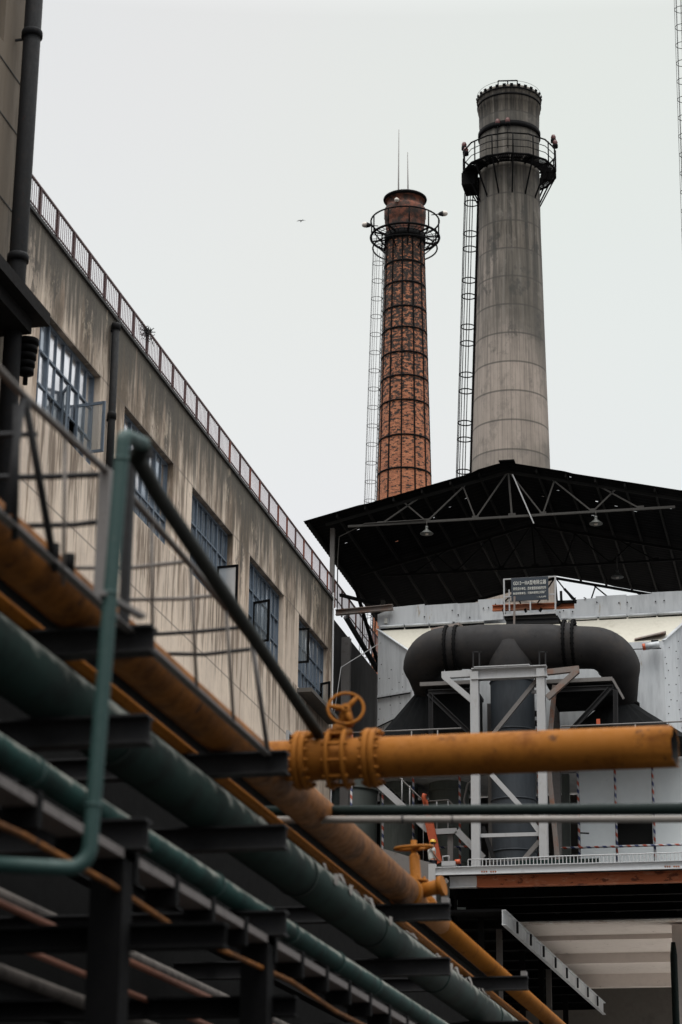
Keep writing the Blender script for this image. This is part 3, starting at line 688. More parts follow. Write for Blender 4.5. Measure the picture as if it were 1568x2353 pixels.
# ------------------------------------------------------------------ gabled shed roof over the dust collector
GY, GB = 82.0, 97.0
eL = at(697, 1198, Y=GY); rg = at(1165, 1062, Y=GY); slope = (rg.z-eL.z)/(rg.x-eL.x); eR = V(2*rg.x-eL.x, GY, eL.z)
sh = thing('gable_shed', 'black open sided gable roof on steel trusses sheltering the metal clad housing', 'shed', (rg.x, 88, 26))
def roof_z(x): return rg.z-abs(x-rg.x)*slope
for nm, xa, xb in (('roof_slope', eL.x, rg.x), ('roof_slope', rg.x, eR.x)):
    m = MB(); pitch = .19; n = int((xb-xa)/.095); ysteps = [GY+(GB-GY)*i/6 for i in range(7)]
    sheets = 8; rnd = random.Random(5)
    # corrugations run down the slope, so the section varies along y; the front edge is stepped sheet by sheet
    ny = 126; nx = 22
    offs = [rnd.uniform(-.10,.10) for _ in range(9)]
    lift = [rnd.uniform(-.02,.05) for _ in range(9)]
    grid = []
    for i in range(nx+1):
        x = xa+(xb-xa)*i/nx; col = []
        for j in range(ny+1):
            k = min(8, int(i/nx*7)); yy = GY+offs[k]+(GB-GY)*j/ny
            col.append(m.b.verts.new((x, yy, roof_z(x)+.02*math.sin(j*2*math.pi/3)+lift[k]*.6)))
        grid.append(col)
    holes = {(rnd.randrange(2, nx-1), rnd.randrange(4, ny-20)) for _ in range(9)}
    for i in range(nx):
        for j in range(ny):
            q = (grid[i][j], grid[i][j+1], grid[i+1][j+1], grid[i+1][j])
            if (i, j) in holes:                      # a rusted-through bolt hole
                c_ = sum((v.co for v in q), V(0,0,0))/4; kk_ = rnd.uniform(.18, .34)
                iv = [m.b.verts.new(c_+V((v.co.x-c_.x)*kk_, (v.co.y-c_.y)*kk_*2.2, (v.co.z-c_.z)*kk_)) for v in q]
                for t_ in range(4): m.b.faces.new((q[t_], q[(t_+1)%4], iv[(t_+1)%4], iv[t_]))
                continue
            f = m.b.faces.new(q); f.smooth = True
    # bolt holes and rust holes that let daylight through
    r_ = m.build(nm, M['roof'], sh)
    sm = r_.modifiers.new('thickness', 'SOLIDIFY'); sm.thickness = .012
rc_ = MB()
for s in (-1, 1): rc_.sect((rg.x+s*.14,GY-.12,rg.z+.03), (rg.x+s*.14,GB,rg.z+.03), [(-.16,-.02),(.16,-.02),(.16,.03),(-.16,.03)])
rc_.build('ridge_cap', M['roof'], sh)
for k in range(-7, 8):
    x = rg.x+k*1.13
    if k: MB().sect((x,GY+.12,roof_z(x)-.11), (x,GB-.1,roof_z(x)-.11), [(-.03,-.08),(.03,-.08),(.03,.08),(-.03,.08)]).build('purlin', M['truss'], sh)
zc = at(1180, 1187, Y=GY+.4).z; XL, XR = at(800, 1214, Y=GY+.4).x, 2*rg.x-at(800, 1214, Y=GY+.4).x
bxs = [at(x, 1190, Y=GY+.4).x for x in (875, 981, 1093, 1177)]; txs = [at(x, 1150, Y=GY+.4).x for x in (961, 1070)]
def truss(y, lit):
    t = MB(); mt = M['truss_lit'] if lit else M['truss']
    tr_ = MB().bar((XL,y,zc), (XR,y,zc), .08, .085).build('truss_chord', mt, sh)
    P = lambda x, z: V(x, y, z)
    for s in (0, 1):
        m_ = (lambda x: x) if s == 0 else (lambda x: 2*rg.x-x)
        c2 = MB().bar(P(m_(XL-.9), roof_z(XL-.9)-.26), P(rg.x, rg.z-.26), .08, .11).build('rafter', M['truss'], sh)
        web = [(bxs[0], 0, txs[0]), (bxs[1], 0, txs[0]-.55), (bxs[1], 0, txs[1]), (bxs[2], 0, txs[1]-.1), (bxs[2], 0, rg.x-.05)]
        for a, _, b_ in web: MB().bar(P(m_(a), zc), P(m_(b_), roof_z(b_)-.28), .055, .055).build('truss_web', mt, sh)
        for a in bxs[:3]: MB().box((m_(a)-.13,y-.012,zc-.02), (m_(a)+.13,y+.012,zc+.13)).build('gusset_plate', mt, sh)
    MB().bar(P(bxs[3], zc), P(rg.x, rg.z-.26), .07, .07).build('king_post', mt, sh)
    MB().box((bxs[3]-.14,y-.014,zc-.03), (bxs[3]+.14,y+.014,zc+.14)).build('gusset_plate', mt, sh)
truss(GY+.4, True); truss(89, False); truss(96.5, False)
MB().bar(at(1178,1090,Y=GY+.2), at(1227,1203,Y=GY+.35), .045).build('loose_rod', M['frame_white'], sh)
for y0_, z0_ in ((83.0, 27.0), (93.0, 20)):
    MB().ibeam((WX-.06,y0_,z0_), (WX-.06,y0_,roof_z(WX)-.28), .17, .17, .02, up=(0,1,0)).build('post', M['steel_grey'], sh)
    MB().ibeam((-3.2,y0_,z0_), (-3.2,y0_,roof_z(-3.2)-.28), .17, .17, .02, up=(0,1,0)).build('post', M['steel_grey'], sh)
c1 = MB().tube([(WX+.18,82.9,26.8),(WX+.18,82.9,29.0),(WX+.30,82.6,29.75),(XL+.7,82.35,zc+.06),(bxs[1],82.32,zc+.07)], .022, 6).build('wiring_conduit', M['truss_lit'], sh)
for a, b_ in (((WX+.2,83.4,27.6),(WX+2.2,92,29.0)), ((WX,86.2,29.4),(WX+.4,91,26.0))):
    MB().bar(a, b_, .12, .12).build('sway_brace', M['steel_black'], sh)
tb_ = MB(); a = at(772, 1408, Y=83.6); b_ = at(892, 1396, Y=83.6)
tb_.ibeam(a, b_+V(.2,0,0), .2, .22, .03).build('tie_beam', M['rust_grey'], label='rusty steel tie beam between the cream wall and the metal clad housing', category='beam')
def pendant(x, y, Y, zhook, label, r=.26):
    p = at(x, y, Y=Y); t = thing('pendant_lamp', label, 'lamp', (p.x, Y, p.z), 'pendant lamps under the shed roof')
    MB().lathe([(.02,.0),(r*.98,-.02),(r,0),(r*.55,.09),(r*.22,.17),(.06,.22),(.06,.30),(.02,.31)], p, 24).build('lamp_shade', M['lampshade'], t)
    MB().tube([p+V(0,0,.30), V(p.x,Y,zhook)], .022, 8).build('stem', M['truss_lit'], t)
    MB().lathe([(.01,-.06),(.06,-.05),(.07,.0),(.04,.06)], p, 12).build('bulb', M['floodlight'], t)
pendant(981, 1226, 82.35, zc, 'dull enamel pendant lamp left of the ridge under the front truss')
pendant(1370, 1203, 82.35, zc, 'dull enamel pendant lamp right of the ridge under the front truss')
pendant(1419, 1326, 87.9, zc, 'dim pendant lamp deep under the roof above the right of the housing')

# ------------------------------------------------------------------ metal clad housing of the dust collector
PY = 84.0
hs = thing('dust_collector_housing', 'galvanised sheet clad housing with a ragged top edge under the black roof', 'housing', (-10.5, 89, 16))
hx0, hx1 = at(866, 1560, Y=PY).x, -3.6
zt = at(900, 1394, Y=PY).z; zs = at(1000, 1432, Y=PY).z
MB().box((hx0+.02,PY+.25,20.31), (hx1,93,zt-.25)).build('casing', M['galv'], hs)
# upper strip, sheet by sheet with an uneven top
edges = [868, 892, 975, 1052, 1105, 1152]; tops = [1408, 1397, 1389, 1391, 1383, 1380]
def sheet(x0, x1, yt0, yt1, yb0, yb1, mat, dy, name='cladding_sheet', t=.02):
    a, b_, c, d = at(x0,yb0,Y=PY-dy), at(x1,yb1,Y=PY-dy), at(x1,yt1,Y=PY-dy), at(x0,yt0,Y=PY-dy)
    m = MB(); o_ = V(0,t,0); m.hexa([a,b_,b_+o_,a+o_,d,c,c+o_,d+o_]); return m.build(name, mat, hs)
sheet(868, 897, 1412, 1400, 1438, 1437, M['galv'], .10)
sheet(896, 976, 1396, 1388, 1438, 1432, M['galv'], .13)
sheet(975, 1052, 1391, 1386, 1433, 1428, M['galv'], .11)
sheet(1051, 1100, 1387, 1384, 1429, 1426, M['galv'], .14)
sheet(1099, 1156, 1378, 1375, 1427, 1423, M['galv'], .12)
sheet(1290, 1370, 1380, 1374, 1421, 1417, M['galv'], .12)
sheet(1369, 1440, 1370, 1366, 1418, 1414, M['galv'], .14)
sheet(1439, 1500, 1369, 1364, 1415, 1411, M['galv'], .11)
sheet(1499, 1600, 1361, 1356, 1412, 1406, M['galv'], .13)
# lagging tubes under the strip
for x0, x1 in ((874,928),(931,985),(988,1040),(1046,1112)):
    a, b_ = at(x0, 1441-(x0-868)*.055, Y=PY-.22), at(x1, 1441-(x1-868)*.055, Y=PY-.22); MB().tube([a, b_], .055, 10).build('drip_moulding', M['galv'], hs)
    MB().bar(a-V(0,-.05,.09), b_-V(0,-.05,.09), .06, .05).build('shadow_joint', M['steel_black'], hs)
for x0, x1 in ((1306,1372),(1377,1440),(1444,1508),(1512,1590)):
    a, b_ = at(x0, 1422-(x0-1306)*.055, Y=PY-.22), at(x1, 1422-(x1-1306)*.055, Y=PY-.22); MB().tube([a, b_], .055, 10).build('drip_moulding', M['galv'], hs)
    MB().bar(a-V(0,-.05,.09), b_-V(0,-.05,.09), .06, .05).build('shadow_joint', M['steel_black'], hs)
# tapering inlet nozzle: outer rectangle on the casing, inner rectangle towards the viewer
OY, IY = PY-.05, PY-2.0
o1, o2 = at(869,1446,Y=OY), at(1596,1404,Y=OY); i1, i2 = at(948,1500,Y=IY), at(1524,1462,Y=IY)
zb0 = 20.3; zbi = 21.0
Ob = [V(o1.x,OY,zb0), V(o2.x,OY,zb0), V(o2.x,OY,o1.z), V(o1.x,OY,o1.z)]; Ib = [V(i1.x,IY,zbi), V(i2.x,IY,zbi), V(i2.x,IY,i1.z), V(i1.x,IY,i1.z)]
m = MB(); m.face([Ob[3], Ob[2], Ib[2], Ib[3]]); m.build('nozzle_top', M['galv_cream'], hs)
m = MB(); m.face([Ob[0], Ob[3], Ib[3], Ib[0]]); m.build('nozzle_cheek', M['galv'], hs)
m = MB(); m.face([Ob[1], Ib[1], Ib[2], Ob[2]]); m.build('nozzle_cheek', M['galv'], hs)
m = MB(); m.face(Ib); m.face([Ob[0], Ib[0], Ib[1], Ob[1]]); m.build('nozzle_front', M['galv'], hs)
m = MB()
m.bar(Ob[3].lerp(Ib[3],.0)+V(0,-.02,0), Ib[3]+V(0,-.02,0), .16, .03); m.build('corner_strip', M['galv'], hs)
m = MB(); m.bar(Ob[2]+V(0,-.02,0), Ib[2]+V(0,-.02,0), .16, .03); m.build('corner_strip', M['galv'], hs)
# overlap bands and rivets on the left cheek
def cheek(u, v_): return (Ob[0].lerp(Ob[3], v_)).lerp(Ib[0].lerp(Ib[3], v_), u)
for v0 in (.545, .35):
    a, b_ = cheek(.03, v0)+V(-.03,-.03,0), cheek(.97, v0+.05)+V(-.03,-.03,0); MB().bar(a, b_, .03, .10).build('lap_joint', M['galv'], hs)
    MB().bar(a-V(.02,.02,.09), b_-V(.02,.02,.09), .02, .04).build('shadow_joint', M['steel_black'], hs)
rv = MB(); rndr = random.Random(9)
for j in range(10):
    for u in (.12, .42, .72):
        p = cheek(u, .10+j*.073); rv.b.verts; rv.lathe([(.001,-.02),(.022,-.016),(.022,.0)], p+V(-.01+rndr.uniform(-.12,.12),-.01,rndr.uniform(-.08,.08)), 6, axis='Y')
rv.build('rivet', M['steel_dark'], hs, kind='stuff')
rv2 = MB(); rnd = random.Random(3); rndr = random.Random(8)
def cheekR(u, v_): return (Ob[1].lerp(Ob[2], v_)).lerp(Ib[1].lerp(Ib[2], v_), u)
for j in range(12):
    for u in (.25, .6, .9): rv2.lathe([(.001,-.02),(.02,-.016),(.02,.0)], cheekR(u+rndr.uniform(-.08,.08), .12+j*.07)+V(.01,-.01,0), 6, axis='Y')
for j in range(26): rv2.lathe([(.001,-.03),(.028,-.025),(.028,.0)], (rnd.uniform(o1.x+.4,i2.x), PY-.155, rnd.uniform(zs+.1, zt-.05)), 6, axis='Y')
rv2.build('rivet', M['steel_dark'], hs, kind='stuff')
fb2 = MB().box(tuple(at(883,1432,Y=PY-.2)), tuple(at(890,1420,Y=PY-.2)+V(0,.1,0))).build('junction_box', M['paper_white'], hs)
# torn sheets lifted off the front
def flap(pts, mat, label, dz=.03):
    m = MB(); q = [at(x, y, Y=Yp) for x, y, Yp in pts]; o_ = V(.01,.02,dz); m.hexa(q+[p+o_ for p in q]); m.build('torn_cover', mat, label=label, category='sheet')
flap([(991,1449,81.6),(1055,1436,81.6),(1073,1450,83.0),(990,1452,83.5)], M['rust_grey'], 'bent rusty cover sheet lying above the left of the black duct', .10)
flap([(1458,1470,82.0),(1530,1453,82.0),(1531,1462,82.8),(1462,1476,82.8)], M['rust_grey'], 'bent rusty plate sticking out beside the right bend of the black duct', .06)
mo = thing('actuator_motor', 'small silver actuator with a red cap beside the right bend of the black duct', 'motor', tuple(at(1490,1484,Y=81.6)))
a, b_ = at(1484,1486,Y=81.6), at(1516,1481,Y=81.6)
MB().tube([a, b_], .13, 14).build('cylinder', M['galv'], mo); MB().tube([a-(b_-a)*.22, a-(b_-a)*.01], .125, 14).build('end_cap', M['orange'], mo)
MB().box(tuple(at(1497,1478,Y=81.6)), tuple(at(1513,1470,Y=81.6)+V(0,.2,0))).build('terminal_box', M['steel_dark'], mo)
MB().bar(at(1455,1492,Y=81.6), at(1520,1490,Y=81.6), .03).build('bracket', M['steel_dark'], mo)

# ------------------------------------------------------------------ sign
SY = 81.6
sg = thing('notice_board', 'slate blue board with white Chinese lettering in a pale pipe frame above the duct', 'sign', tuple(at(1220,1380,Y=SY)))
A = lambda x, y: at(1106.7+0, 0, Y=SY) if False else at(x, y, Y=SY)
def sp(cx_, cy_): return at((1850+cx_/3.92)*.60123, (2150+cy_/3.92)*.60123, Y=SY)   # close-up survey of the board
q = [sp(412,578), sp(968,548), sp(962,205), sp(408,236)]
m = MB(); o_ = V(0,.05,0); m.hexa([q[0],q[1],q[1]+o_,q[0]+o_,q[3],q[2],q[2]+o_,q[3]+o_]); m.build('board', M['sign'], sg)
for a, b_ in (((296,242),(302,760)),((1065,195),(1068,712))): MB().bar(sp(*a)+V(0,.09,0), sp(*b_)+V(0,.09,0), .055).build('frame_post', M['frame_white'], sg)
for a, b_ in (((290,242),(1072,197)),((300,508),(410,500)),((968,468),(1066,462))): MB().bar(sp(*a)+V(0,.09,0), sp(*b_)+V(0,.09,0), .045).build('frame_rail', M['frame_white'], sg)
MB().bar(sp(370,390)+V(0,.15,0), sp(376,720)+V(0,.15,0), .05).build('frame_post', M['frame_white'], sg)
MB().bar(sp(466,520)-V(0,.1,0), sp(460,945)-V(0,.1,0), .07).build('support_pipe', M['rust_grey'], sg)
MB().bar(sp(695,585)-V(0,-.02,0), sp(697,715)-V(0,-.02,0), .05).build('frame_post', M['frame_white'], sg)
def text(s_, tl, tr, bl, name='lettering'):
    cu = bpy.data.curves.new(name, 'FONT'); cu.body = s_; cu.size = 1; cu.extrude = .012; cu.resolution_u = 3
    cu.offset = .004
    o = bpy.data.objects.new(name, cu); COL.objects.link(o)
    dg = bpy.context.evaluated_depsgraph_get(); me = bpy.data.meshes.new_from_object(o.evaluated_get(dg)); bpy.data.objects.remove(o); bpy.data.curves.remove(cu)
    xs = [v.co.x for v in me.vertices]; ys = [v.co.y for v in me.vertices]; x0, x1, y0, y1 = min(xs), max(xs), min(ys), max(ys)
    tl, tr, bl = Vector(tl), Vector(tr), Vector(bl)
    for v in me.vertices:
        u, w_ = (v.co.x-x0)/(x1-x0), (v.co.y-y0)/(y1-y0); z = v.co.z
        v.co = bl + (tr-tl)*u + (tl-bl)*w_ + V(0,-.006-z*.5,0)
    me.materials.clear(); me.materials.append(M['paper_white'])
    o = bpy.data.objects.new(name, me); COL.objects.link(o); o.parent = sg; o.location = -sg.location
    return o
text('GD13一ⅢA型电除尘器', sp(440,278), sp(932,252), sp(440,345))
text('研究设计单位、西安重型机械研究所', sp(440,374), sp(932,352), sp(440,419))
text('制造安装单位、河南林县除尘设备厂', sp(440,450), sp(932,420), sp(440,488))
text('一九九0年', sp(792,505), sp(932,494), sp(792,532))
# steelwork the board stands on
sf = thing('board_platform', 'small pale steel platform with rusty beam carrying the notice board', 'platform', tuple(at(1215,1430,Y=SY)))
MB().ibeam(sp(100,630)+V(0,.5,0), sp(1330,582)+V(0,.5,0), .18, .22, .03).build('rusty_beam', M['rust'], sf)
MB().box(tuple(sp(300,806)+V(0,-.05,0)), tuple(sp(1075,740)+V(0,.02,0))).build('toe_plate', M['frame_white'], sf)
MB().box(tuple(sp(300,800)+V(0,.03,0)), tuple(sp(1075,790)+V(0,1.2,0))).build('floor_plate', M['steel_dark'], sf)
MB().ibeam(sp(330,880)+V(0,.1,0), sp(1110,855)+V(0,.1,0), .12, .2, .03).build('beam', M['steel_dark'], sf)
for a, b_ in (((315,815),(380,945)),((1075,770),(1150,900)),((1060,620),(1140,560)),((600,660),(615,710)),((850,650),(820,700)),((1140,395),(1145,540)),((1190,360),(1365,545)),((270,670),(300,760))):
    MB().bar(sp(*a)+V(0,.3,0), sp(*b_)+V(0,.3,0), .09).build('brace', M['steel_black'], sf)
MB().bar(sp(1075,548)+V(0,.4,0), sp(1368,543)+V(0,.4,0), .12, .10).build('beam', M['steel_black'], sf)

# ------------------------------------------------------------------ black duct with its two bends
DY = 80.0
D = lambda x, y, Y=DY: at(x, y, Y=Y)
dr = rad(50, 1180, 1490, DY)
du = thing('duct', 'huge soot black duct arching over the steel frame with a bend at each end', 'duct', tuple(D(1180,1490)))
pl = D(976, 1494); pr_ = D(1424, 1490)
zc_ = D(1180,1487).z
lp, rp = D(994,1604,81.6), D(1422,1628,81.3)
path = [lp]+arc(D(957,1490), lp, D(1180,1487), 1.0, 12)+[D(1075,1488), D(1100,1488), D(1180,1487), D(1262,1487), D(1285,1487)]+arc(D(1428,1489), D(1180,1487), rp, 1.0, 12)+[rp]
MB().tube(path, [dr*.72, dr*.80, dr*.88]+[dr*.97]*11+[dr, dr*1.06, dr*1.06, dr*1.06, dr]+[dr*.97]*11+[dr*.92, dr*.86, dr*.82], 40).build('pipe', M['duct'], du)
for x in (1029, 1051, 1300, 1321):
    c = D(x, 1488); c.z = zc_; fl_ = MB().lathe([(dr-.04,-.04),(dr+.13,-.04),(dr+.13,.04),(dr-.04,.04)], c, 40, axis='X')
    for k in range(28):
        a = 2*math.pi*k/28; fl_.lathe([(.001,-.07),(.035,-.07),(.035,.07),(.001,.07)], c+V(0,(dr+.08)*math.cos(a),(dr+.08)*math.sin(a)), 6, axis='X')
    fl_.build('flange', M['steel_black'], du)
for x in (1040, 1310):
    c = D(x, 1488); c.z = zc_; MB().lathe([(dr-.02,-.16),(dr+.04,-.1),(dr-.01,-.05),(dr+.04,0),(dr-.01,.05),(dr+.04,.1),(dr-.02,.16)], c, 40, axis='X').build('expansion_joint', M['duct'], du)
# saddle and vertical riser
vc = D(1178, 1600); vr = rad(51, 1178, 1750, DY)
vt = thing('riser_pipe', 'blue grey vertical riser pipe standing inside the pale steel frame', 'pipe', (vc.x, DY, 15.4))
MB().lathe([(vr,15.4),(vr,D(1178,1560).z)], (vc.x,DY,0), 48).build('pipe', M['duct_blue'], vt)
z1, z2 = D(1178,1562).z, zc_
MB().lathe([(vr*1.0,z1),(vr*1.12,z1+.15),(vr*.9,z2+.05),(.05,z2+.80)], (vc.x,DY-.16,0), 48).build('saddle', M['duct'], vt)
for yy in (1570, 1682, 1842, 1960): MB().ring((vc.x,DY,D(1178,yy).z), vr+.01, .03, 48, 6).build('weld_band', M['duct_blue'], vt)
# hoppers below the bends
def hopper(cx0, cx1, ytop, bx0, bx1, ybot, label, Yt=DY, yb=None):
    c = D((cx0+cx1)/2, ytop, Yt); r_ = dr*.82; zt_ = c.z; zb_ = D(bx0, ybot, Yt).z
    xa, xb = D(bx0, ybot, Yt).x, D(bx1, ybot, Yt).x; m = MB(); n = 32; A_, B_ = [], []
    for k in range(n):
        a = 2*math.pi*(k+.5)/n; u = V(math.cos(a), math.sin(a), 0); A_.append(m.b.verts.new((c.x+r_*u.x, Yt+r_*u.y, zt_)))
        s_ = 1/max(abs(u.x), abs(u.y)); B_.append(m.b.verts.new(((xa+xb)/2+(xb-xa)/2*u.x*s_, Yt+.3+1.7*u.y*s_, zb_)))
    for k in range(n): f = m.b.faces.new((A_[k],A_[(k+1)%n],B_[(k+1)%n],B_[k])); f.smooth = False
    m.b.faces.new(B_)
    t = thing('hopper', label, 'hopper', (c.x, Yt, zb_), 'hoods under the duct bends'); m.build('cone', M['hood'], t)
    MB().lathe([(r_-.02,-.05),(r_+.1,-.05),(r_+.1,.05),(r_-.02,.05)], (c.x,Yt,zt_+.02), 40).build('flange', M['steel_black'], t)
hopper(955, 1040, 1592, 872, 1100, 1722, 'black flared hood under the left bend of the duct', 81.6)
hopper(1376, 1470, 1622, 1288, 1592, 1722, 'black flared hood under the right bend of the duct', 81.3)

# ------------------------------------------------------------------ pale steel portal frame
FY = 78.4
F = lambda x, y, Y=FY: at(x, y, Y=Y)
pf = thing('portal_structure', 'pale grey painted steel frame with braces around the blue grey riser', 'steel frame', tuple(F(1170,1990)))
zdeck = 15.55; ztb = F(1170,1547).z
for x in (1093, 1247):
    p = F(x, 1760); MB().ibeam((p.x,FY,zdeck-.02), (p.x,FY,ztb+.1), .30, .28, .035, up=(0,1,0)).build('column', M['frame_white'], pf)
    MB().ibeam((p.x+.1,FY+3.2,zdeck-.02), (p.x+.1,FY+3.2,ztb-.3), .28, .26, .035, up=(0,1,0)).build('column', M['steel_grey'], pf)
a, b_ = F(1085,1549), F(1257,1545); a.z = b_.z = ztb
MB().ibeam(a+V(0,-.02,.0), b_+V(0,-.02,.0), .32, .42, .035).build('lintel', M['frame_white'], pf)
MB().box(tuple(a+V(.1,-.2,.22)), tuple(b_+V(-.6,.1,.26))).build('top_plate', M['frame_white'], pf)
def mem(a, b_, w_, mat, Y=FY, h=None, name='brace'): MB().bar(F(*a, Y=Y), F(*b_, Y=Y), w_, h or w_).build(name, M[mat], pf)
mem((1016,1552),(1085,1548), .2, 'frame_white', FY+.05, .24, 'cantilever'); mem((1022,1556),(1088,1612), .2, 'frame_white', FY+.02)
mem((1258,1545),(1331,1537), .2, 'rust_grey', FY+.05, .2, 'cantilever'); mem((1328,1541),(1258,1604), .2, 'rust_grey', FY+.02)
mem((1235,1562),(1130,1692), .14, 'steel_grey', FY+.12); mem((1130,1780),(1205,1862), .17, 'frame_white', FY+.1); mem((1205,1862),(1240,1912), .17, 'frame_white', FY+.1)
mem((1100,1921),(1242,1917), .14, 'frame_white', FY+.05, .13, 'tie_bar'); mem((1240,1934),(1190,1992), .16, 'steel_grey', FY+.1)
mem((1110,1900),(1140,1990), .14, 'steel_dark', FY+1); mem((1275,1575),(1262,1720), .16, 'rust_grey', FY+.5); mem((1262,1770),(1283,1990), .16, 'rust_grey', FY+.6)
for yy in (1576, 1590): mem((1222,yy),(1240,yy), .14, 'frame_white', FY+.3, .1, 'gusset_plate')
for x in (1098, 1250):
    for dx in (-6, 8): mem((x+dx-4,1497),(x+dx-4,1540), .05, 'steel_dark', FY+.25)
    mem((x-10,1498),(x+8,1498), .05, 'steel_dark', FY+.25)
for k in range(4): mem((1236-k*0,1640+k*22),(1222,1640+k*22), .12, 'steel_dark', FY+2, .2, 'ladder_rung')

# flanking service platforms under the bends
def service(x0, x1, yt, yb, label, braces):
    t = thing('service_platform', label, 'platform', tuple(F((x0+x1)/2, yb, Y=79.2)), 'dark service platforms beside the frame')
    a, b_ = F(x0, yt, Y=78.9), F(x1, yt-(x1-x0)*.05, Y=78.9); b_.z = a.z
    MB().box((a.x,78.9,a.z-.12), (b_.x,81.5,a.z)).build('floor_plate', M['steel_dark'], t)
    MB().bar(a+V(0,-.04,-.02), b_+V(0,-.04,-.02), .08, .14).build('edge_angle', M['steel_grey'], t)
    dz = a.z-F(x0, yb, Y=78.9).z
    MB().box((a.x+.15,79.2,a.z-dz), (b_.x-.02,81.3,a.z-.121)).build('skirt', M['hood'], t)
    MB().ibeam(a+V(.3,.0,-.33), b_+V(0,.0,-.33), .12, .18, .03).build('beam', M['steel_dark'], t)
    for q, r_ in braces: MB().ibeam(F(*q, Y=78.7), F(*r_, Y=78.7), .16, .16, .03).build('brace', M['steel_dark'], t)
service(966, 1086, 1572, 1680, 'dark service platform under the left bend of the duct', [((985,1594),(1090,1694)), ((991,1600),(991,1720))])
service(1256, 1408, 1566, 1600, 'dark service platform under the right bend of the duct', [((1402,1582),(1302,1690)), ((1415,1585),(1415,1700))])
MB().bar(F(1408,1560,Y=78.7), F(1434,1606,Y=78.7), .08).build('loose_angle', M['steel_grey'], label='bent steel angle hanging off the end of the right service platform', category='steel angle')
hr2 = thing('handrail', 'thin grey handrail running just above the big orange pipe in front of the hoods', 'railing', tuple(F(1200,1690,Y=77.6)))
for x0, x1 in ((800,1060),(1290,1640)):
    a, b_ = at(x0, 1684-(x0-800)*.03, Y=77.6), at(x1, 1684-(x1-800)*.03, Y=77.6); b_.z = a.z; MB().tube([a, b_], .028, 8).build('rail', M['steel_grey'], hr2)
for x in (946, 1006, 1460, 1537):
    p = at(x, 1684-(x-800)*.03, Y=77.6); MB().tube([p, p-V(0,0,1.2)], .025, 8).build('post', M['steel_grey'], hr2)
tgx = F(1371,1666,Y=78.5); MB().box(tuple(tgx), tuple(tgx+V(.13,.03,.22))).build('warning_tag', M['orange'], label='tiny orange tag hanging in front of the right hood', category='tag')

# ------------------------------------------------------------------ steel deck in front of the housing
KY0, KY1 = 76.0, 83.2
K = lambda x, y, Y=KY0: at(x, y, Y=Y)
zt_ = K(1300, 1985).z; zm_ = K(1300, 2004).z; zl_ = K(1300, 2030).z; xl = K(1002, 2000).x; xr = -2.6
dk = thing('deck', 'long raised steel deck with pale edge beam and rusty lower beam', 'deck', ((xl+xr)/2, 79, 0))
MB().box((xl,KY0+.02,zt_-.06), (xr,KY1,zt_-.0)).build('deck_plate', M['steel_dark'], dk)
MB().sect((xl,KY0,(zt_+zm_)/2), (xr,KY0,(zt_+zm_)/2), [(-.02,-(zt_-zm_)/2),(.10,-(zt_-zm_)/2),(.10,-(zt_-zm_)/2+.02),(.0,-(zt_-zm_)/2+.02),(.0,(zt_-zm_)/2-.02),(.10,(zt_-zm_)/2-.02),(.10,(zt_-zm_)/2),(-.02,(zt_-zm_)/2)]).build('edge_beam', M['deck_paint'], dk)
bo = MB()
for x0 in (1108, 1529):
    for k in range(7):
        if k == 3: continue
        bo.lathe([(.001,-.02),(.028,-.015),(.028,.0)], K(x0+k*5.2, 2003-(x0-1108)*.028)+V(0,-.005,0), 8, axis='Y')
bo.build('bolt', M['rust'], dk, kind='stuff')
xw = K(1034, 2020, Y=KY0+.3).x; xm = K(1096, 2020, Y=KY0+.3).x
MB().ibeam((xw,KY0+.32,(zm_+zl_)/2-.01), (xm-.002,KY0+.32,(zm_+zl_)/2-.01), .26, zm_-zl_, .03).build('primed_beam', M['deck_paint'], dk)
MB().ibeam((xm,KY0+.32,(zm_+zl_)/2-.01), (xr,KY0+.32,(zm_+zl_)/2-.01), .26, zm_-zl_, .03).build('rusty_beam', M['rust'], dk)
for yy in (77.6, 79.2, 81.0): MB().ibeam((xl+.2,yy,zl_+.10), (xr,yy,zl_+.10), .2, .55, .03).build('cross_beam', M['steel_black'], dk)
for xx in (xl+.6, -12.6, -10.4, -8.2, -6.0, -3.8): MB().ibeam((xx,KY0+.5,zm_-.16), (xx,KY1,zm_-.16), .16, .28, .03).build('joist', M['steel_black'], dk)
MB().box((xl+.4,83.0,zl_-.12), (xr,83.3,zl_+.3)).build('fascia_girder', M['steel_black'], dk)
for xx in (xl+.35, -13.4, -3.0): MB().ibeam((xx,77.2,0), (xx,77.2,zl_-.18), .3, .28, .03, up=(0,1,0)).build('column', M['steel_black'], dk)
MB().box((xl-.25,KY0-.05,zl_-.9), (xl,KY0+.15,zt_+.12)).build('end_post', M['frame_white'], dk)
MB().bar(K(1000,2048), K(1030,2022), .16).build('knee_brace', M['steel_grey'], dk)
# low rail of thin bars on the edge
lr = thing('toe_rail', 'low rail of short pale bars along the front edge of the steel deck', 'railing', ((xl+xr)/2, KY0, zt_))
ra, rb = V(xl+1.1,KY0+.1,zt_+.26), V(xr,KY0+.1,zt_+.30)
MB().tube([ra, ra.lerp(rb,.1)-V(0,0,.02), ra.lerp(rb,.3)+V(0,0,.01), rb], .022, 6).build('rail', M['frame_white'], lr)
MB().tube([ra+V(.6,.02,-.10), ra.lerp(rb,.2)+V(0,.02,-.05), ra.lerp(rb,.35)], .016, 6).build('rail', M['steel_grey'], lr)
n = 80
for k in range(n):
    p = ra.lerp(rb, k/n); MB().bar(V(p.x,p.y,zt_+.003), p, .028).build('bar', M['frame_white'], lr)
MB().box((K(1180,1980).x,KY0+.2,zt_+.04),(K(1375,1980).x,KY0+.23,zt_+.2)).build('mesh_panel', M['green'], lr)

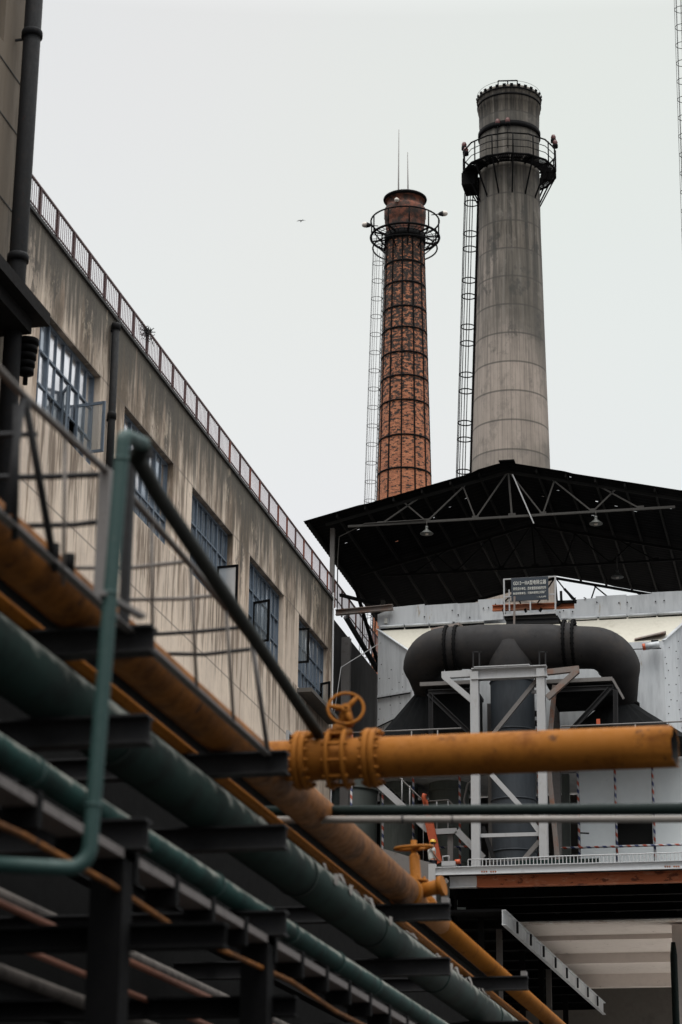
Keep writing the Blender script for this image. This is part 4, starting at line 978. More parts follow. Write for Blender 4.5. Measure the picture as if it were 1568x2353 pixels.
# construction worker on the deck
PX = at(993, 1949, Y=79.3)
def person(P0, zfoot, height, face):
    t = thing('person', 'worker in white t-shirt and yellow hard hat standing on the steel deck', 'person', (P0.x, P0.y, zfoot))
    s = height/1.75; rot = Matrix.Rotation(face, 3, 'Z'); base = V(P0.x, P0.y, zfoot)
    def skinned(name, verts, edges, radii, mat, parent, root=0, lv=2):
        me = bpy.data.meshes.new(name); me.from_pydata([tuple(rot @ (Vector(v)*s)+base) for v in verts], edges, [])
        o = bpy.data.objects.new(name, me); COL.objects.link(o)
        sk = o.modifiers.new('skin', 'SKIN'); sk.use_smooth_shade = True
        for i, r_ in enumerate(radii):
            r_ = (r_, r_) if not isinstance(r_, tuple) else r_
            me.skin_vertices[0].data[i].radius = (r_[0]*s, r_[1]*s); me.skin_vertices[0].data[i].use_root = i == root
        ss = o.modifiers.new('sub', 'SUBSURF'); ss.levels = lv; ss.render_levels = lv
        dg = bpy.context.evaluated_depsgraph_get(); m2 = bpy.data.meshes.new_from_object(o.evaluated_get(dg)); bpy.data.objects.remove(o)
        for p in m2.polygons: p.use_smooth = True
        m2.materials.clear(); m2.materials.append(mat)
        o = bpy.data.objects.new(name, m2); COL.objects.link(o); o.parent = parent
        q = V(0,0,0); pp = parent
        while pp: q += pp.location; pp = pp.parent
        o.location = -q; return o
    # the figure faces +y in its own frame
    V_ = [(0,0,.95),(0,0,1.12),(0,-.01,1.30),(0,-.01,1.42),(0,.02,1.50),(0,.045,1.58),(0,.055,1.67),
          (.17,-.01,1.40),(.23,.02,1.17),(.20,.17,.98),(.18,.25,.93),(-.17,-.01,1.40),(-.23,.0,1.17),(-.21,.12,.96),(-.20,.18,.90),
          (.10,0,.88),(.11,.03,.50),(.11,-.01,.08),(.115,.12,.035),(-.10,0,.88),(-.11,.02,.50),(-.11,-.02,.08),(-.115,.11,.035)]
    E_ = [(0,1),(1,2),(2,3),(3,4),(4,5),(5,6),(3,7),(7,8),(8,9),(9,10),(3,11),(11,12),(12,13),(13,14),(0,15),(15,16),(16,17),(17,18),(0,19),(19,20),(20,21),(21,22)]
    Rr = [(.15,.11),(.13,.10),(.16,.11),(.12,.09),.06,(.075,.09),(.07,.085),.065,.048,.036,.032,.065,.048,.036,.032,.09,.065,.045,.035,.09,.065,.045,.035]
    body = skinned('body', V_, E_, Rr, M['skin'], t)
    for sx, w_ in ((1, (.18,.25,.93)), (-1, (-.20,.18,.90))):            # hands: palm fingers and thumb
        for k in range(4):
            x0 = w_[0]+(k-1.5)*.018; h0 = V(x0, w_[1]+.03, w_[2]-.01)
            MB().tube([rot @ (q*s)+base for q in (h0, h0+V(0,.035,-.015), h0+V(0,.055-.006*abs(k-1.5),-.045), h0+V(0,.045,-.07))], [.009*s,.009*s,.008*s,.006*s], 8).build('finger', M['skin'], body)
        h0 = V(w_[0]-sx*.03, w_[1]+.005, w_[2]); MB().tube([rot @ (q*s)+base for q in (h0, h0+V(-sx*.012,.03,-.01), h0+V(-sx*.005,.05,-.03))], [.011*s,.010*s,.007*s], 8).build('thumb', M['skin'], body)
    skinned('t_shirt', [(0,0,.90),(0,0,1.10),(0,-.01,1.30),(0,-.01,1.415),(0,.012,1.462),(.175,-.01,1.40),(.215,.01,1.26),(-.175,-.01,1.40),(-.215,0,1.26)],
            [(0,1),(1,2),(2,3),(3,4),(3,5),(5,6),(3,7),(7,8)], [(.175,.135),(.165,.13),(.19,.135),(.15,.11),(.075,.07),.085,.075,.085,.075], M['shirt'], t)
    skinned('trousers', [(0,0,.93),(.10,0,.86),(.11,.03,.50),(.11,-.01,.09),(-.10,0,.86),(-.11,.02,.50),(-.11,-.02,.09)], [(0,1),(1,2),(2,3),(0,4),(4,5),(5,6)], [(.165,.125),.105,.082,.075,.105,.082,.075], M['trousers'], t)
    hd = lambda *p: rot @ (Vector(p)*s)+base
    fc = MB(); fc.tube([hd(0,.135,1.655), hd(0,.155,1.63), hd(0,.14,1.615)], [.008*s,.015*s,.010*s], 8); fc.build('nose', M['skin'], body)
    for sx in (-1, 1):
        MB().lathe([(.001,-.006),(.012*s,-.003),(.012*s,.003),(.001,.006)], hd(sx*.03,.128,1.66), 10, axis='Y').build('eye', M['hair'], body)
        MB().lathe([(.001,-.008),(.03*s,-.004),(.03*s,.004),(.001,.008)], hd(sx*.082,.045,1.645), 10, axis='X').build('ear', M['skin'], body)
    MB().bar(hd(-.025,.137,1.59), hd(.025,.137,1.59), .008, .006).build('mouth', M['rust'], body)
    skinned('hair', [(0,.01,1.60),(0,.02,1.67),(0,.03,1.72)], [(0,1),(1,2)], [(.082,.085),(.088,.10),(.07,.08)], M['hair'], t, lv=2)
    hm = MB(); c = hd(0,.045,1.69)
    hm.lathe([(.128*s,.0),(.126*s,.04*s),(.112*s,.085*s),(.08*s,.122*s),(.04*s,.138*s),(.001,.142*s)], c, 28)
    hm.lathe([(.127*s,.0),(.15*s,-.004*s),(.15*s,.006*s),(.126*s,.012*s)], c, 28)
    hm.sect(hd(-.07,.19,1.688), hd(.07,.19,1.688), [(-.05*s,-.004*s),(.05*s,-.004*s),(.05*s,.006*s),(-.05*s,.006*s)])
    hm.build('hard_hat', M['helmet'], t)
person(PX, zt_, PX.z+.26-zt_, R_(-60))
# things beside the worker
bm_ = thing('crane_boom', 'orange steel boom leaning upright behind the worker in the yellow hat', 'boom', tuple(at(1010,1978,Y=80.5)))
MB().bar(at(1008,1985,Y=80.5), at(985,1880,Y=80.5), .30, .2).build('boom', M['orange'], bm_); MB().bar(at(986,1884,Y=80.5), at(978,1840,Y=80.5), .17, .14).build('boom_extension', M['orange'], bm_)
MB().tube([at(979,1850,Y=80.5), at(974,1832,Y=80.5), at(976,1824,Y=80.5)], .09, 10).build('boom_head', M['orange'], bm_)
MB().tube([at(973,1826,Y=80.5), at(973,1985,Y=80.5)], .012, 6).build('hoist_rope', M['frame_white'], bm_)
tm_ = thing('pump_set', 'small red and white pump set on the deck right of the worker', 'pump', tuple(at(1035,1992,Y=77.5)))
MB().box(tuple(at(1015,1990,Y=77.5)), tuple(at(1046,1978,Y=77.5)+V(0,.4,0))).bev(.03).build('casing', M['frame_white'], tm_)
MB().tube([at(1046,1981,Y=77.7), at(1058,1980,Y=77.7)], .09, 12).build('motor', M['orange'], tm_)
MB().tube([at(1018,1978,Y=77.6), at(1018,1968,Y=77.6), at(1032,1967,Y=77.6), at(1032,1978,Y=77.6)], .025, 8).build('handle', M['frame_white'], tm_)
sk = MB(); sk.hexa([at(880,2010,Y=77),at(1003,2030,Y=77),at(1003,2030,Y=78.5),at(880,2010,Y=78.5),at(880,1950,Y=77),at(998,1985,Y=77),at(998,1985,Y=78.5),at(880,1950,Y=78.5)])
sk.build('grey_skip', M['steel_grey'], label='grey sheet metal bin beside the upper end of the deck behind the orange valve', category='bin')

# ------------------------------------------------------------------ tanks, stair, scaffold and white sheeting behind the orange pipe
def tank(x0, x1, Y, yt, label):
    a, b_ = at(x0,1900,Y=Y), at(x1,1900,Y=Y); r_ = (b_.x-a.x)/2; zt2 = at(x0,yt,Y=Y).z
    t = thing('tank', label, 'tank', ((a.x+b_.x)/2, Y, 0)); c = ((a.x+b_.x)/2, Y, 0)
    MB().lathe([(r_,0),(r_,zt2-.3),(r_*.93,zt2-.08),(r_*.6,zt2+.1),(.01,zt2+.16)], c, 48).build('shell', M['tank'], t)
    for f_ in (.93, .80): MB().lathe([(r_,zt2*f_-.04),(r_+.05,zt2*f_-.04),(r_+.05,zt2*f_+.04),(r_,zt2*f_+.04)], c, 48).build('stiffener', M['tank'], t)
tank(875, 960, 85.2, 1740, 'grey green upright tank beside the bottom of the steel stair')
tank(988, 1078, 85.4, 1735, 'grey green upright tank left of the pale steel frame')
tank(752, 866, 86.5, 1735, 'shadowed grey green tank against the dark annex')
bw = MB().box((hx0-1.2, 87.6, 15.35), (-3, 88.0, 20.2)); bw.build('back_wall', M['annex'], label='dark wall behind the tanks and the scaffold', category='wall')
st_ = thing('steel_stair', 'grey steel stair with landing descending in front of the grey green tanks', 'stair', tuple(at(980,1920,Y=80.2)))
S = lambda x, y, Y=80.6: at(x, y, Y=Y)
for Yo in (80.6, 81.5):
    MB().bar(S(868,1800,Yo), S(985,1908,Yo), .08, .24).build('stringer', M['steel_grey'] if Yo > 81 else M['frame_white'], st_)
    MB().bar(S(985,1912,Yo), S(1050,1909,Yo), .08, .2).build('landing_beam', M['frame_white'], st_); MB().bar(S(1050,1909,Yo), S(1112,1972,Yo), .08, .24).build('stringer', M['frame_white'], st_)
    MB().tube([S(900,1768,Yo), S(975,1842,Yo), S(1030,1838,Yo), S(1090,1900,Yo)], .028, 8).build('handrail', M['steel_grey'], st_)
    for x, y0, y1 in ((924,1852,1788),(942,1868,1806),(1004,1908,1842),(1030,1908,1840)): MB().tube([S(x,y0,Yo), S(x,y1,Yo)], .026, 6).build('rail_post', M['frame_white'], st_)
for k in range(9):
    a = S(868+k*13,1800+k*12,80.6); MB().box((a.x,80.64,a.z-.02),(a.x+.26,81.46,a.z+.02)).build('tread', M['steel_dark'], st_)
a = S(985,1908); b_ = S(1050,1908); MB().box((a.x,80.65,a.z-.02),(b_.x,81.45,a.z+.03)).build('landing', M['steel_dark'], st_)
MB().bar(S(1036,1915,80.8), S(1036,1990,80.8), .2).build('column', M['steel_grey'], st_)
ho = MB(); ho.tube([S(1098,1788,81), S(1075,1800,81), S(1066,1840,81), S(1082,1880,81), S(1092,1905,81)], .04, 8); ho.build('hose', M['steel_grey'], label='grey hose looping down left of the steel frame', category='hose')
sc = thing('scaffold', 'tube scaffold striped in red white and blue in front of the white sheeting', 'scaffold', tuple(at(1420,1990,Y=81.6)))
B = lambda x, y, Y=81.6: at(x, y, Y=Y)
for x, yb in ((1330,1990),(1416,1985),(1503,1980),(880,1990),(950,1990),(1057,1990),(1239,1990),(807,1990)):
    p = B(x, 1880); MB().tube([(p.x,81.6,13.5 if x < 1000 else 15.4),(p.x,81.6,21.5)], .045, 10).build('standard', M['banded'], sc)
a, b_ = B(1290,1950), B(1640,1936); b_.z = a.z; MB().tube([a+V(0,-.1,0), b_+V(0,-.1,0)], .042, 10).build('ledger', M['banded'], sc)
a, b_ = B(960,1950), B(1080,1946); b_.z = a.z; MB().tube([a+V(0,-.1,0), b_+V(0,-.1,0)], .042, 10).build('ledger', M['banded'], sc)
MB().bar(B(1332,1914), B(1354,1915), .05).build('coupler', M['steel_dark'], sc)
ws = thing('white_hoarding', 'pale blue white sheeting with one square opening behind the striped scaffold', 'hoarding', tuple(at(1450,1985,Y=82.2)))
H = lambda x, y: at(x, y, Y=82.2)
x0, x1, x2, x3, z0_, z1_, za_, zb2 = H(1334,1900).x, H(1419,1900).x, H(1500,1900).x, -2.5, 15.3, 20.25, H(1450,1941).z, H(1450,1874).z
m = MB()
for a, b_, c, d in ((x0,x1,z0_,z1_),(x1,x2,z0_,za_),(x1,x2,zb2,z1_),(x2,x3,z0_,z1_)): m.box((a,82.2,c),(b_-.004,82.24,d-.004))
m.build('sheet', M['white_sheet'], ws); MB().box((x1-.2,82.9,za_-.2),(x2+.2,82.95,zb2+.3)).build('dark_opening', M['black'], ws)
for x in (1283, 1300): MB().bar(at(x,1780,Y=83.6), at(x+4,1990,Y=83.6), .12 if x < 1290 else .28).build('upright', M['tank'], label='dark upright behind the right foot of the steel frame' if x < 1290 else 'grey green stanchion left of the white sheeting', category='column')

# ------------------------------------------------------------------ concrete building below the deck
cb = thing('concrete_building', 'pale pinkish concrete building with ceiling beams seen below the steel deck', 'building', (-8, 92, 0))
zf1 = at(1400, 2092, Y=84.5).z; zf0 = at(1400, 2118, Y=84.5).z
MB().box((-18,84.5,zf0),(-4.4,84.9,zf1)).build('front_beam', M['concrete_patch'], cb)
MB().box((-18,84.902,zf0+.10),(-4.4,112,zf0+.5)).build('ceiling', M['concrete_pale'], cb)
for y_, z_ in ((2192, .30), (2150, .08), (2240, .45)):
    p = at(1450, y_, Z=zf0+.05); MB().box((-18,p.y,zf0-z_),(-4.41,p.y+.5,zf0+.098)).build('ceiling_beam', M['concrete_pale'], cb)
yb = at(1450, 2246, Z=zf0-.6).y
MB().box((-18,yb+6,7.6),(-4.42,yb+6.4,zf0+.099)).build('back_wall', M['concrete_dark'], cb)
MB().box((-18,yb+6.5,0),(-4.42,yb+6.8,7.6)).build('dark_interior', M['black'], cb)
pc = at(1578, 2300, Y=86)
MB().box((pc.x-.42,85.6,0),(pc.x+.3,86.3,zf0-.0)).build('column', M['concrete_pale'], cb)
gp_ = MB().tube([(pc.x-.36,85.3,0),(pc.x-.36,85.3,at(1560,2195,Y=85.3).z),(pc.x-.36,85.3,at(1560,2165,Y=85.3).z)], [.13,.13,.08], 14); gp_.build('vent_pipe', M['darkgreen'], label='dark green pipe up the concrete column at the lower right edge', category='pipe')
cn2 = thing('walkway_gallery', 'dark gallery floor with cross joists and pale edge channel below the deck', 'gallery', tuple(at(1250,2200,Y=95)))
P1, P2 = at(1155,2108,Y=76.4), at(1386,2318,Y=99.6)
dd = (P2-P1).normalized(); hh = .52
MB().sect(P1+V(.02,0,0), P2+V(.02,0,0), [(-.04,-hh/2),(.10,-hh/2),(.10,-hh/2+.03),(.0,-hh/2+.03),(.0,hh/2-.03),(.10,hh/2-.03),(.10,hh/2),(-.04,hh/2)]).build('edge_channel', M['galv'], cn2)
for k in range(8):
    p = P1.lerp(P2, .09+k*.115); MB().bar(p+V(.13,0,-.2), p+V(.13,0,.2), .07, .12).build('splice_plate', M['steel_dark'], cn2)
m = MB(); m.hexa([P1+V(-5.5,0,.20),P1+V(-.05,0,.20),P2+V(-.05,0,.20),P2+V(-5.5,0,.20),P1+V(-5.5,0,.3),P1+V(-.05,0,.3),P2+V(-.05,0,.3),P2+V(-5.5,0,.3)]); m.build('floor', M['steel_black'], cn2)
for k in range(10):
    p = P1.lerp(P2, .06+k*.10); MB().ibeam(p+V(-5.4,0,0), p+V(-.05,0,0), .16, .30, .03).build('joist', M['steel_black'], cn2)
for x, y, Yq in ((1106,2140,77.5),(1148,2170,80),(1200,2200,83.5),(1245,2270,87),(1262,2280,89),(1300,2310,94.5)):
    p = at(x, y, Y=Yq); MB().ibeam((p.x,Yq,0),(p.x,Yq,P1.z+.19), .20, .20, .03, up=(0,1,0)).build('column', M['steel_grey'] if x in (1148, 1262) else M['steel_black'], cn2)
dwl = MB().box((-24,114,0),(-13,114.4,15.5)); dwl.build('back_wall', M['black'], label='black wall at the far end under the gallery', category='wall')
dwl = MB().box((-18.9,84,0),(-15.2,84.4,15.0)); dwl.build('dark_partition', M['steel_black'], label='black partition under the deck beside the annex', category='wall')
# bird
bp = at(692, 508, Y=260); bd = MB()
bd.tube([bp+V(-.12,.25,-.02), bp+V(-.04,.1,0), bp+V(0,-.15,.01), bp+V(.02,-.32,.0)], [.02,.07,.06,.015], 8)
for s in (-1, 1):
    a, b_, c = bp, bp+V(s*.26,.02,.13), bp+V(s*.60,.10,.03)
    bd.hexa([a+V(0,-.12,0),b_+V(0,-.1,0),b_+V(0,.1,0),a+V(0,.12,0),a+V(0,-.12,.02),b_+V(0,-.1,.02),b_+V(0,.1,.02),a+V(0,.12,.02)])
    bd.hexa([b_+V(0,-.1,0),c+V(0,-.02,0),c+V(0,.02,0),b_+V(0,.1,0),b_+V(0,-.1,.02),c+V(0,-.02,.012),c+V(0,.02,.012),b_+V(0,.1,.02)])
bd.build('bird', M['bird'], label='small dark bird flying in the pale sky left of the brick chimney', category='bird')

# ------------------------------------------------------------------ pipe rack in the foreground (pipes run along y)
RX = -6.0
BENTS = [18.95, 24.05, 34.55, 43.1]
rk = thing('pipe_rack', 'dark steel pipe rack of channel cross beams and columns carrying the green and ochre pipes', 'pipe rack', (-7.5, 30, 0))
LV = [(7.05, 7.30), (6.21, 6.47), (5.26, 5.53)]
for i, y in enumerate([11.5]+BENTS+[52.0]):
    for j, (z0, z1) in enumerate(LV):
        if y > 30 and j == 2: continue
        xe = RX if j < 2 else RX+.02
        MB().ibeam((-10.4,y,(z0+z1)/2), (xe,y,(z0+z1)/2), .22, z1-z0, .022).build('cross_beam', M['steel_dark'], rk)
        if y in (34.55, 43.1) and j == 0: MB().box((xe-.12,y-.1,z1+.001),(xe-.02,y+.1,z1+.09)).build('stop_lug', M['steel_grey'], rk)
    if y < 30:
        MB().box((-9.9,y-.15,0),(-9.6,y+.15,7.04)).build('column', M['steel_black'], rk)
        MB().box((-6.45,y-.14,0),(-6.15,y+.14,5.25)).build('column', M['steel_black'], rk)
    MB().ibeam((-10.6,y+.2,4.53), (-5.9 if y > 20 else -5.3,y+.2,4.53), .2, .22, .03).build('lower_beam', M['steel_black'], rk)
for z in (7.0, 5.1): MB().ibeam((-9.75,2,z-.2), (-9.75,62,z-.2), .2, .3, .03).build('runner_beam', M['steel_black'], rk)

def pipe(name, label, pts, r, mat, cat='pipe', bands=(), bmat=None, n=32, group=None, part='tube'):
    t = thing(name, label, cat, tuple(pts[0]), group); MB().tube(pts, r, n).build(part, mat, t)
    for b in bands:
        c, d, rr, wd = b; d = Vector(d).normalized()
        MB().tube([Vector(c)-d*wd/2, Vector(c)+d*wd/2], rr, n).build('joint_band', bmat or mat, t)
    return t
AX = (0,1,0)
MX, MZ = -6.8, 7.575
pipe('main_pipe', 'long ochre main pipe along the top of the rack passing under the thin railing', [(MX,3,MZ),(MX,24.3,MZ),(MX,34.9,MZ)], 0.25, M['yellow_dirty'], bands=[((MX,13.2,MZ),AX,0.234,.06),((MX,21.3,MZ),AX,.223,.05),((MX,27.8,MZ),AX,.222,.05)])
pipe('main_pipe', 'narrower ochre pipe running away to the lower right beyond the orange valve', [(MX,38.2,MZ-.02),(MX,70,MZ-.02)], .165, M['yellow'], bands=[((MX,45,MZ-.02),AX,.172,.05)])
pipe('thin_pipe', 'thin ochre pipe squeezed between the main ochre pipe and the big green pipe', [(-7.19,3,7.365),(-7.19,62,7.365)], .065, M['yellow'], n=16)
gx, gz, gr_ = -7.0, 6.755, .285
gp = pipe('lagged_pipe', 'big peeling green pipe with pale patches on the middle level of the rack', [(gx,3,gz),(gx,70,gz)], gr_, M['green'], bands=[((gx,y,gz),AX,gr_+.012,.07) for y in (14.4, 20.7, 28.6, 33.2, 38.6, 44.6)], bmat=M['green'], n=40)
rnd = random.Random(11)
fl_ = MB()
for k in range(60):                                        # curled flakes of torn lagging
    y = rnd.uniform(29, 44); a = R_(rnd.uniform(20, 120)); c = V(gx+(gr_+.008)*math.cos(a), y, gz+(gr_+.008)*math.sin(a)); s = rnd.uniform(.03,.10)
    u = V(-math.sin(a),0,math.cos(a)); nrm = V(math.cos(a),0,math.sin(a))
    fl_.face([c-u*s, c-u*s+V(0,s*2,0), c+u*s*.4+V(0,s*2,0)+nrm*s*.8, c+u*s*.4+nrm*s*.5])
fl_.build('torn_lagging', M['palepipe'], gp, kind='stuff')
tx, tz, trr = -6.53, 5.66, .118
pipe('teal_pipe', 'slim teal pipe along the lowest level of the rack', [(tx,3,tz),(tx,62,tz)], trr, M['teal_toplit'], bands=[((tx,y,tz),AX,trr+.012,.05) for y in (13.5, 17.4, 20.1, 26.4, 31.3)]+[((tx,y,tz),AX,trr+.022,.03) for y in (23.0, 25.2, 28.9)], bmat=M['teal'], n=24)
# pipe clamps of the teal pipe
tray = thing('cable_tray', 'pinkish grey steel cable tray below the slim teal pipe', 'cable tray', (-6.2, 25, 5.1))
MB().sect((-6.25,9,5.20), (-6.25,46,5.20), [(-.16,-.03),(.10,-.03),(.10,.05),(.085,.05),(.085,-.018),(-.145,-.018),(-.145,.05),(-.16,.05)]).build('channel', M['tray'], tray)
y = 10.2
while y < 45:
    MB().box((-6.44,y,5.0),(-6.13,y+.10,5.30)).build('hanger', M['steel_black'], tray); y += 1.27
pipe('cable_conduit', 'thin brown cable conduit sagging below the cable tray', [(-6.2,10,4.86)]+[(-6.2+.02*math.sin(k),12+k*2.2,4.88-.05*math.sin(k*1.9)) for k in range(14)], .028, M['yellow_dirty'], 'conduit', n=10)
for lab, x, z, r_, mt in (('rust red thin pipe under the rack, the upper of the two', -7.4, 4.86, .035, 'pinkpipe'), ('rust red thin pipe under the rack, the lower of the two', -7.6, 4.62, .032, 'pinkpipe')):
    pipe('thin_red_pipe', lab, [(x,8,z),(x,50,z)], r_, M[mt], n=12)
pipe('wall_glimpse', 'added tube standing in for lit wall glimpsed below the rack behind the dark column', [(-9.0,8,5.62),(-9.0,50,5.62)], .10, M['dimpipe'], n=16)  # added tube in place of the lit wall strip between the pipes
pipe('grey_pipe', 'grey lagged pipe low under the rack at the bottom of the picture', [(-7.9,8,4.45),(-7.9,50,4.45)], .07, M['dimpipe'], n=16)
dm_ = thing('dark_backing', 'long black block added to darken the gaps behind the lower part of the pipe rack', 'shed', (-12.2, 35, 0))  # black block added behind the rack so the gaps between pipes stay dark
m = MB(); zs_ = 10.45
m.box((-16,2,0),(-10.65,70,zs_)); m.build('backing_block', M['backing_black'], dm_)
MB().box((-16.2,1.9,zs_+.002),(-10.5,70.1,zs_+.09)).build('backing_top', M['steel_black'], dm_)

# branch pipe crossing the picture with the gate valve
BYY, BZ, BR = 26.3, 7.72, .25
bxe = at(1552, 1723, Y=BYY).x
d0, d1 = V(MX+.05,BYY,MZ-.10), V(-5.72,BYY,BZ)
bp_ = thing('branch_pipe', 'thick ochre branch pipe crossing the picture with a ragged cut end at the right', 'pipe', (MX,BYY,BZ))
m = MB(); nseg = 40
xs_ = [MX+.02, -6.2, -5.66, -4.7, -4.0, -3.2, -2.6, bxe]
rings = []
rnd = random.Random(4)
cut = [rnd.uniform(-.012,.012)+.03*math.sin(k/40*2*math.pi+2)+.015*math.sin(k/40*2*math.pi*3) for k in range(nseg)]
for i, x in enumerate(xs_):
    rings.append([m.b.verts.new((x+(cut[k] if i == len(xs_)-1 else 0), BYY+BR*math.cos(2*math.pi*k/nseg), BZ+BR*math.sin(2*math.pi*k/nseg))) for k in range(nseg)])
for k in range(nseg):                                        # wall thickness at the open end
    pass
inner = [m.b.verts.new((v.co.x-.004, BYY+(BR-.014)*math.cos(2*math.pi*k/nseg), BZ+(BR-.014)*math.sin(2*math.pi*k/nseg))) for k, v in enumerate(rings[-1])]
deep = [m.b.verts.new((bxe-1.6, BYY+(BR-.014)*math.cos(2*math.pi*k/nseg), BZ+(BR-.014)*math.sin(2*math.pi*k/nseg))) for k in range(nseg)]
allr = rings+[inner, deep]
for a, b_ in zip(allr, allr[1:]):
    for k in range(nseg):
        f = m.b.faces.new((a[k],a[(k+1)%nseg],b_[(k+1)%nseg],b_[k])); f.smooth = True
        if a is inner: f.material_index = 1
f = m.b.faces.new(deep); f.material_index = 1
m.build('tube', [M['yellow'], M['black']], bp_)
def bolted_flange(x, Y0, Z0, r, mat, parent, r2=.36, th=.035, axis='X', nb=16, two=True):
    m = MB()
    for dx in ((-.04, .04) if two else (0,)):
        m.lathe([(r*.98,dx-th),(r2-.012,dx-th),(r2,dx-th+.012),(r2,dx+th-.012),(r2-.012,dx+th),(r*.98,dx+th)], (x,Y0,Z0) , 40, axis=axis)
    m.build('flange', mat, parent)
    b = MB()
    for k in range(nb):
        a = 2*math.pi*(k+.5)/nb; q = (r2+r)/2+.012
        for dx in (-.105, .085): b.lathe([(.001,dx),(.026,dx),(.026,dx+.035),(.001,dx+.035)], (x,Y0+q*math.cos(a),Z0+q*math.sin(a)), 6, axis='X', smooth=False)
        b.lathe([(.014,-.12),(.014,.13)], (x,Y0+q*math.cos(a),Z0+q*math.sin(a)), 6, axis='X', cap=(1,1))
    b.build('bolt', mat, parent, kind='stuff')
xf1, xf2, xv = at(697,1752,Y=BYY).x, at(856,1745,Y=BYY).x, at(780,1750,Y=BYY).x
gv = thing('gate_valve', 'ochre gate valve with upright handwheel on the thick branch pipe', 'valve', (xv,BYY,BZ))
bolted_flange(xf1, BYY, BZ, BR, M['yellow'], gv); bolted_flange(xf2, BYY, BZ, BR, M['yellow'], gv)
m = MB()
for dx in (-.10, .10): m.lathe([(BR*.98,dx-.022),(.365,dx-.022),(.375,dx),(.365,dx+.022),(BR*.98,dx+.022)], (xv,BYY,BZ), 40, axis='X')
m.build('body_ring', M['yellow'], gv)
b = MB()
for k in range(10):
    a = 2*math.pi*(k+.4)/10; b.lathe([(.022,-.16),(.022,.16)], (xv,BYY+.33*math.cos(a),BZ+.33*math.sin(a)), 8, axis='X', cap=(1,1))
b.build('tie_bolt', M['yellow'], gv, kind='stuff')
wc = at(795, 1628, Y=BYY-.10); wr = rad(41, 795, 1628, BYY-.1)
nrm = Vector((.18,-.93,.30)).normalized()
sx_ = V(xv+.02, BYY-.02, BZ+.34)
MB().tube([V(xv,BYY,BZ+.20), V(xv,BYY,BZ+.42)], .09, 16).build('bonnet', M['yellow'], gv)
MB().lathe([(.03,.30),(.15,.30),(.15,.36),(.03,.36)], (xv,BYY,BZ), 20).build('bonnet_flange', M['yellow'], gv)
MB().tube([V(xv,BYY,BZ+.36), V(xv,BYY+.02,BZ+.46), wc-nrm*.10-V(0,0,.10), wc-nrm*.05], [.05,.05,.075,.05], 12).build('stem', M['yellow'], gv)
MB().tube([wc-nrm*.22-V(0,0,.06), wc-nrm*.02], [.11,.06], 16).build('gear_case', M['yellow'], gv)
def handwheel(c, r, nrm, mat, parent, rim=.022, rot=.4):
    nrm = Vector(nrm).normalized(); m = MB(); m.ring(c, r, rim, 44, 12, nrm=nrm)
    x = nrm.orthogonal().normalized(); y = nrm.cross(x)
    for k in range(3):
        a = rot+2*math.pi*k/3; u = x*math.cos(a)+y*math.sin(a); m.tube([c+u*.02-nrm*.015, c+u*r*.5-nrm*.012, c+u*(r-.01)], [.040,.034,.024], 10)
    m.tube([c-nrm*.05, c+nrm*.035], .055, 16); m.tube([c+nrm*.03, c+nrm*.07], .022, 6); return m.build('handwheel', mat, parent)
handwheel(wc, wr, nrm, M['yellow'], gv, .020, 1.15)

# second valve, handwheel seen edge on
v2 = thing('angle_valve', 'bright ochre valve with flat horizontal handwheel near the worker', 'valve', (MX, 35.8, MZ))
M['yellow2'] = weathered('brighter ochre paint', (.27,.098,.013), (.18,.062,.010), .45, 5, .65, spec=.12)
YV = 35.8
m = MB().tube([(MX,34.9,MZ),(MX,35.1,MZ),(MX,35.4,MZ+.02),(MX,35.8,MZ+.01),(MX,36.2,MZ-.01),(MX,36.5,MZ-.02),(MX,38.2,MZ-.02)], [.20,.20,.17,.20,.16,.165,.165], 28); m.build('body', M['yellow2'], v2)
for yy, r_ in ((35.0, .27), (35.1, .27), (36.5, .24), (36.6, .24)): MB().lathe([(.14,yy-YV-.05),(r_,yy-YV-.05),(r_,yy-YV+.05),(.14,yy-YV+.05)], (MX,YV,MZ), 28, axis='Y').build('flange', M['yellow2'], v2)
c2 = at(951, 1948, Y=YV); top = V(c2.x, YV, c2.z); base = V(MX+.05, YV-.05, MZ+.12)
MB().tube([base, base.lerp(top,.25), base.lerp(top,.3), base.lerp(top,.8), top-V(0,0,.12)], [.17,.15,.09,.085,.07], 16).build('bonnet', M['yellow2'], v2)
MB().tube([base.lerp(top,.18), base.lerp(top,.24)], .21, 20).build('bonnet_flange', M['yellow2'], v2)
MB().tube([base+V(.10,-.1,.0), base+V(.42,-.15,.06)], .12, 16).build('side_nozzle', M['yellow2'], v2); MB().tube([base+V(.40,-.15,.055), base+V(.47,-.16,.07)], .165, 16).build('side_flange', M['yellow2'], v2)
for k in range(4): MB().tube([base.lerp(top,.22)+V(.14*math.cos(k*1.57+.5),.14*math.sin(k*1.57+.5),-.08), base.lerp(top,.22)+V(.14*math.cos(k*1.57+.5),.14*math.sin(k*1.57+.5),.10)], .025, 8).build('stud', M['yellow2'], v2)
handwheel(top, rad(43, 955, 1948, YV), (-.05,-.10,1), M['yellow2'], v2, .026, .3)
MB().tube([top-V(0,0,.15), top+V(0,0,.12)], .05, 12).build('stem', M['yellow2'], v2)

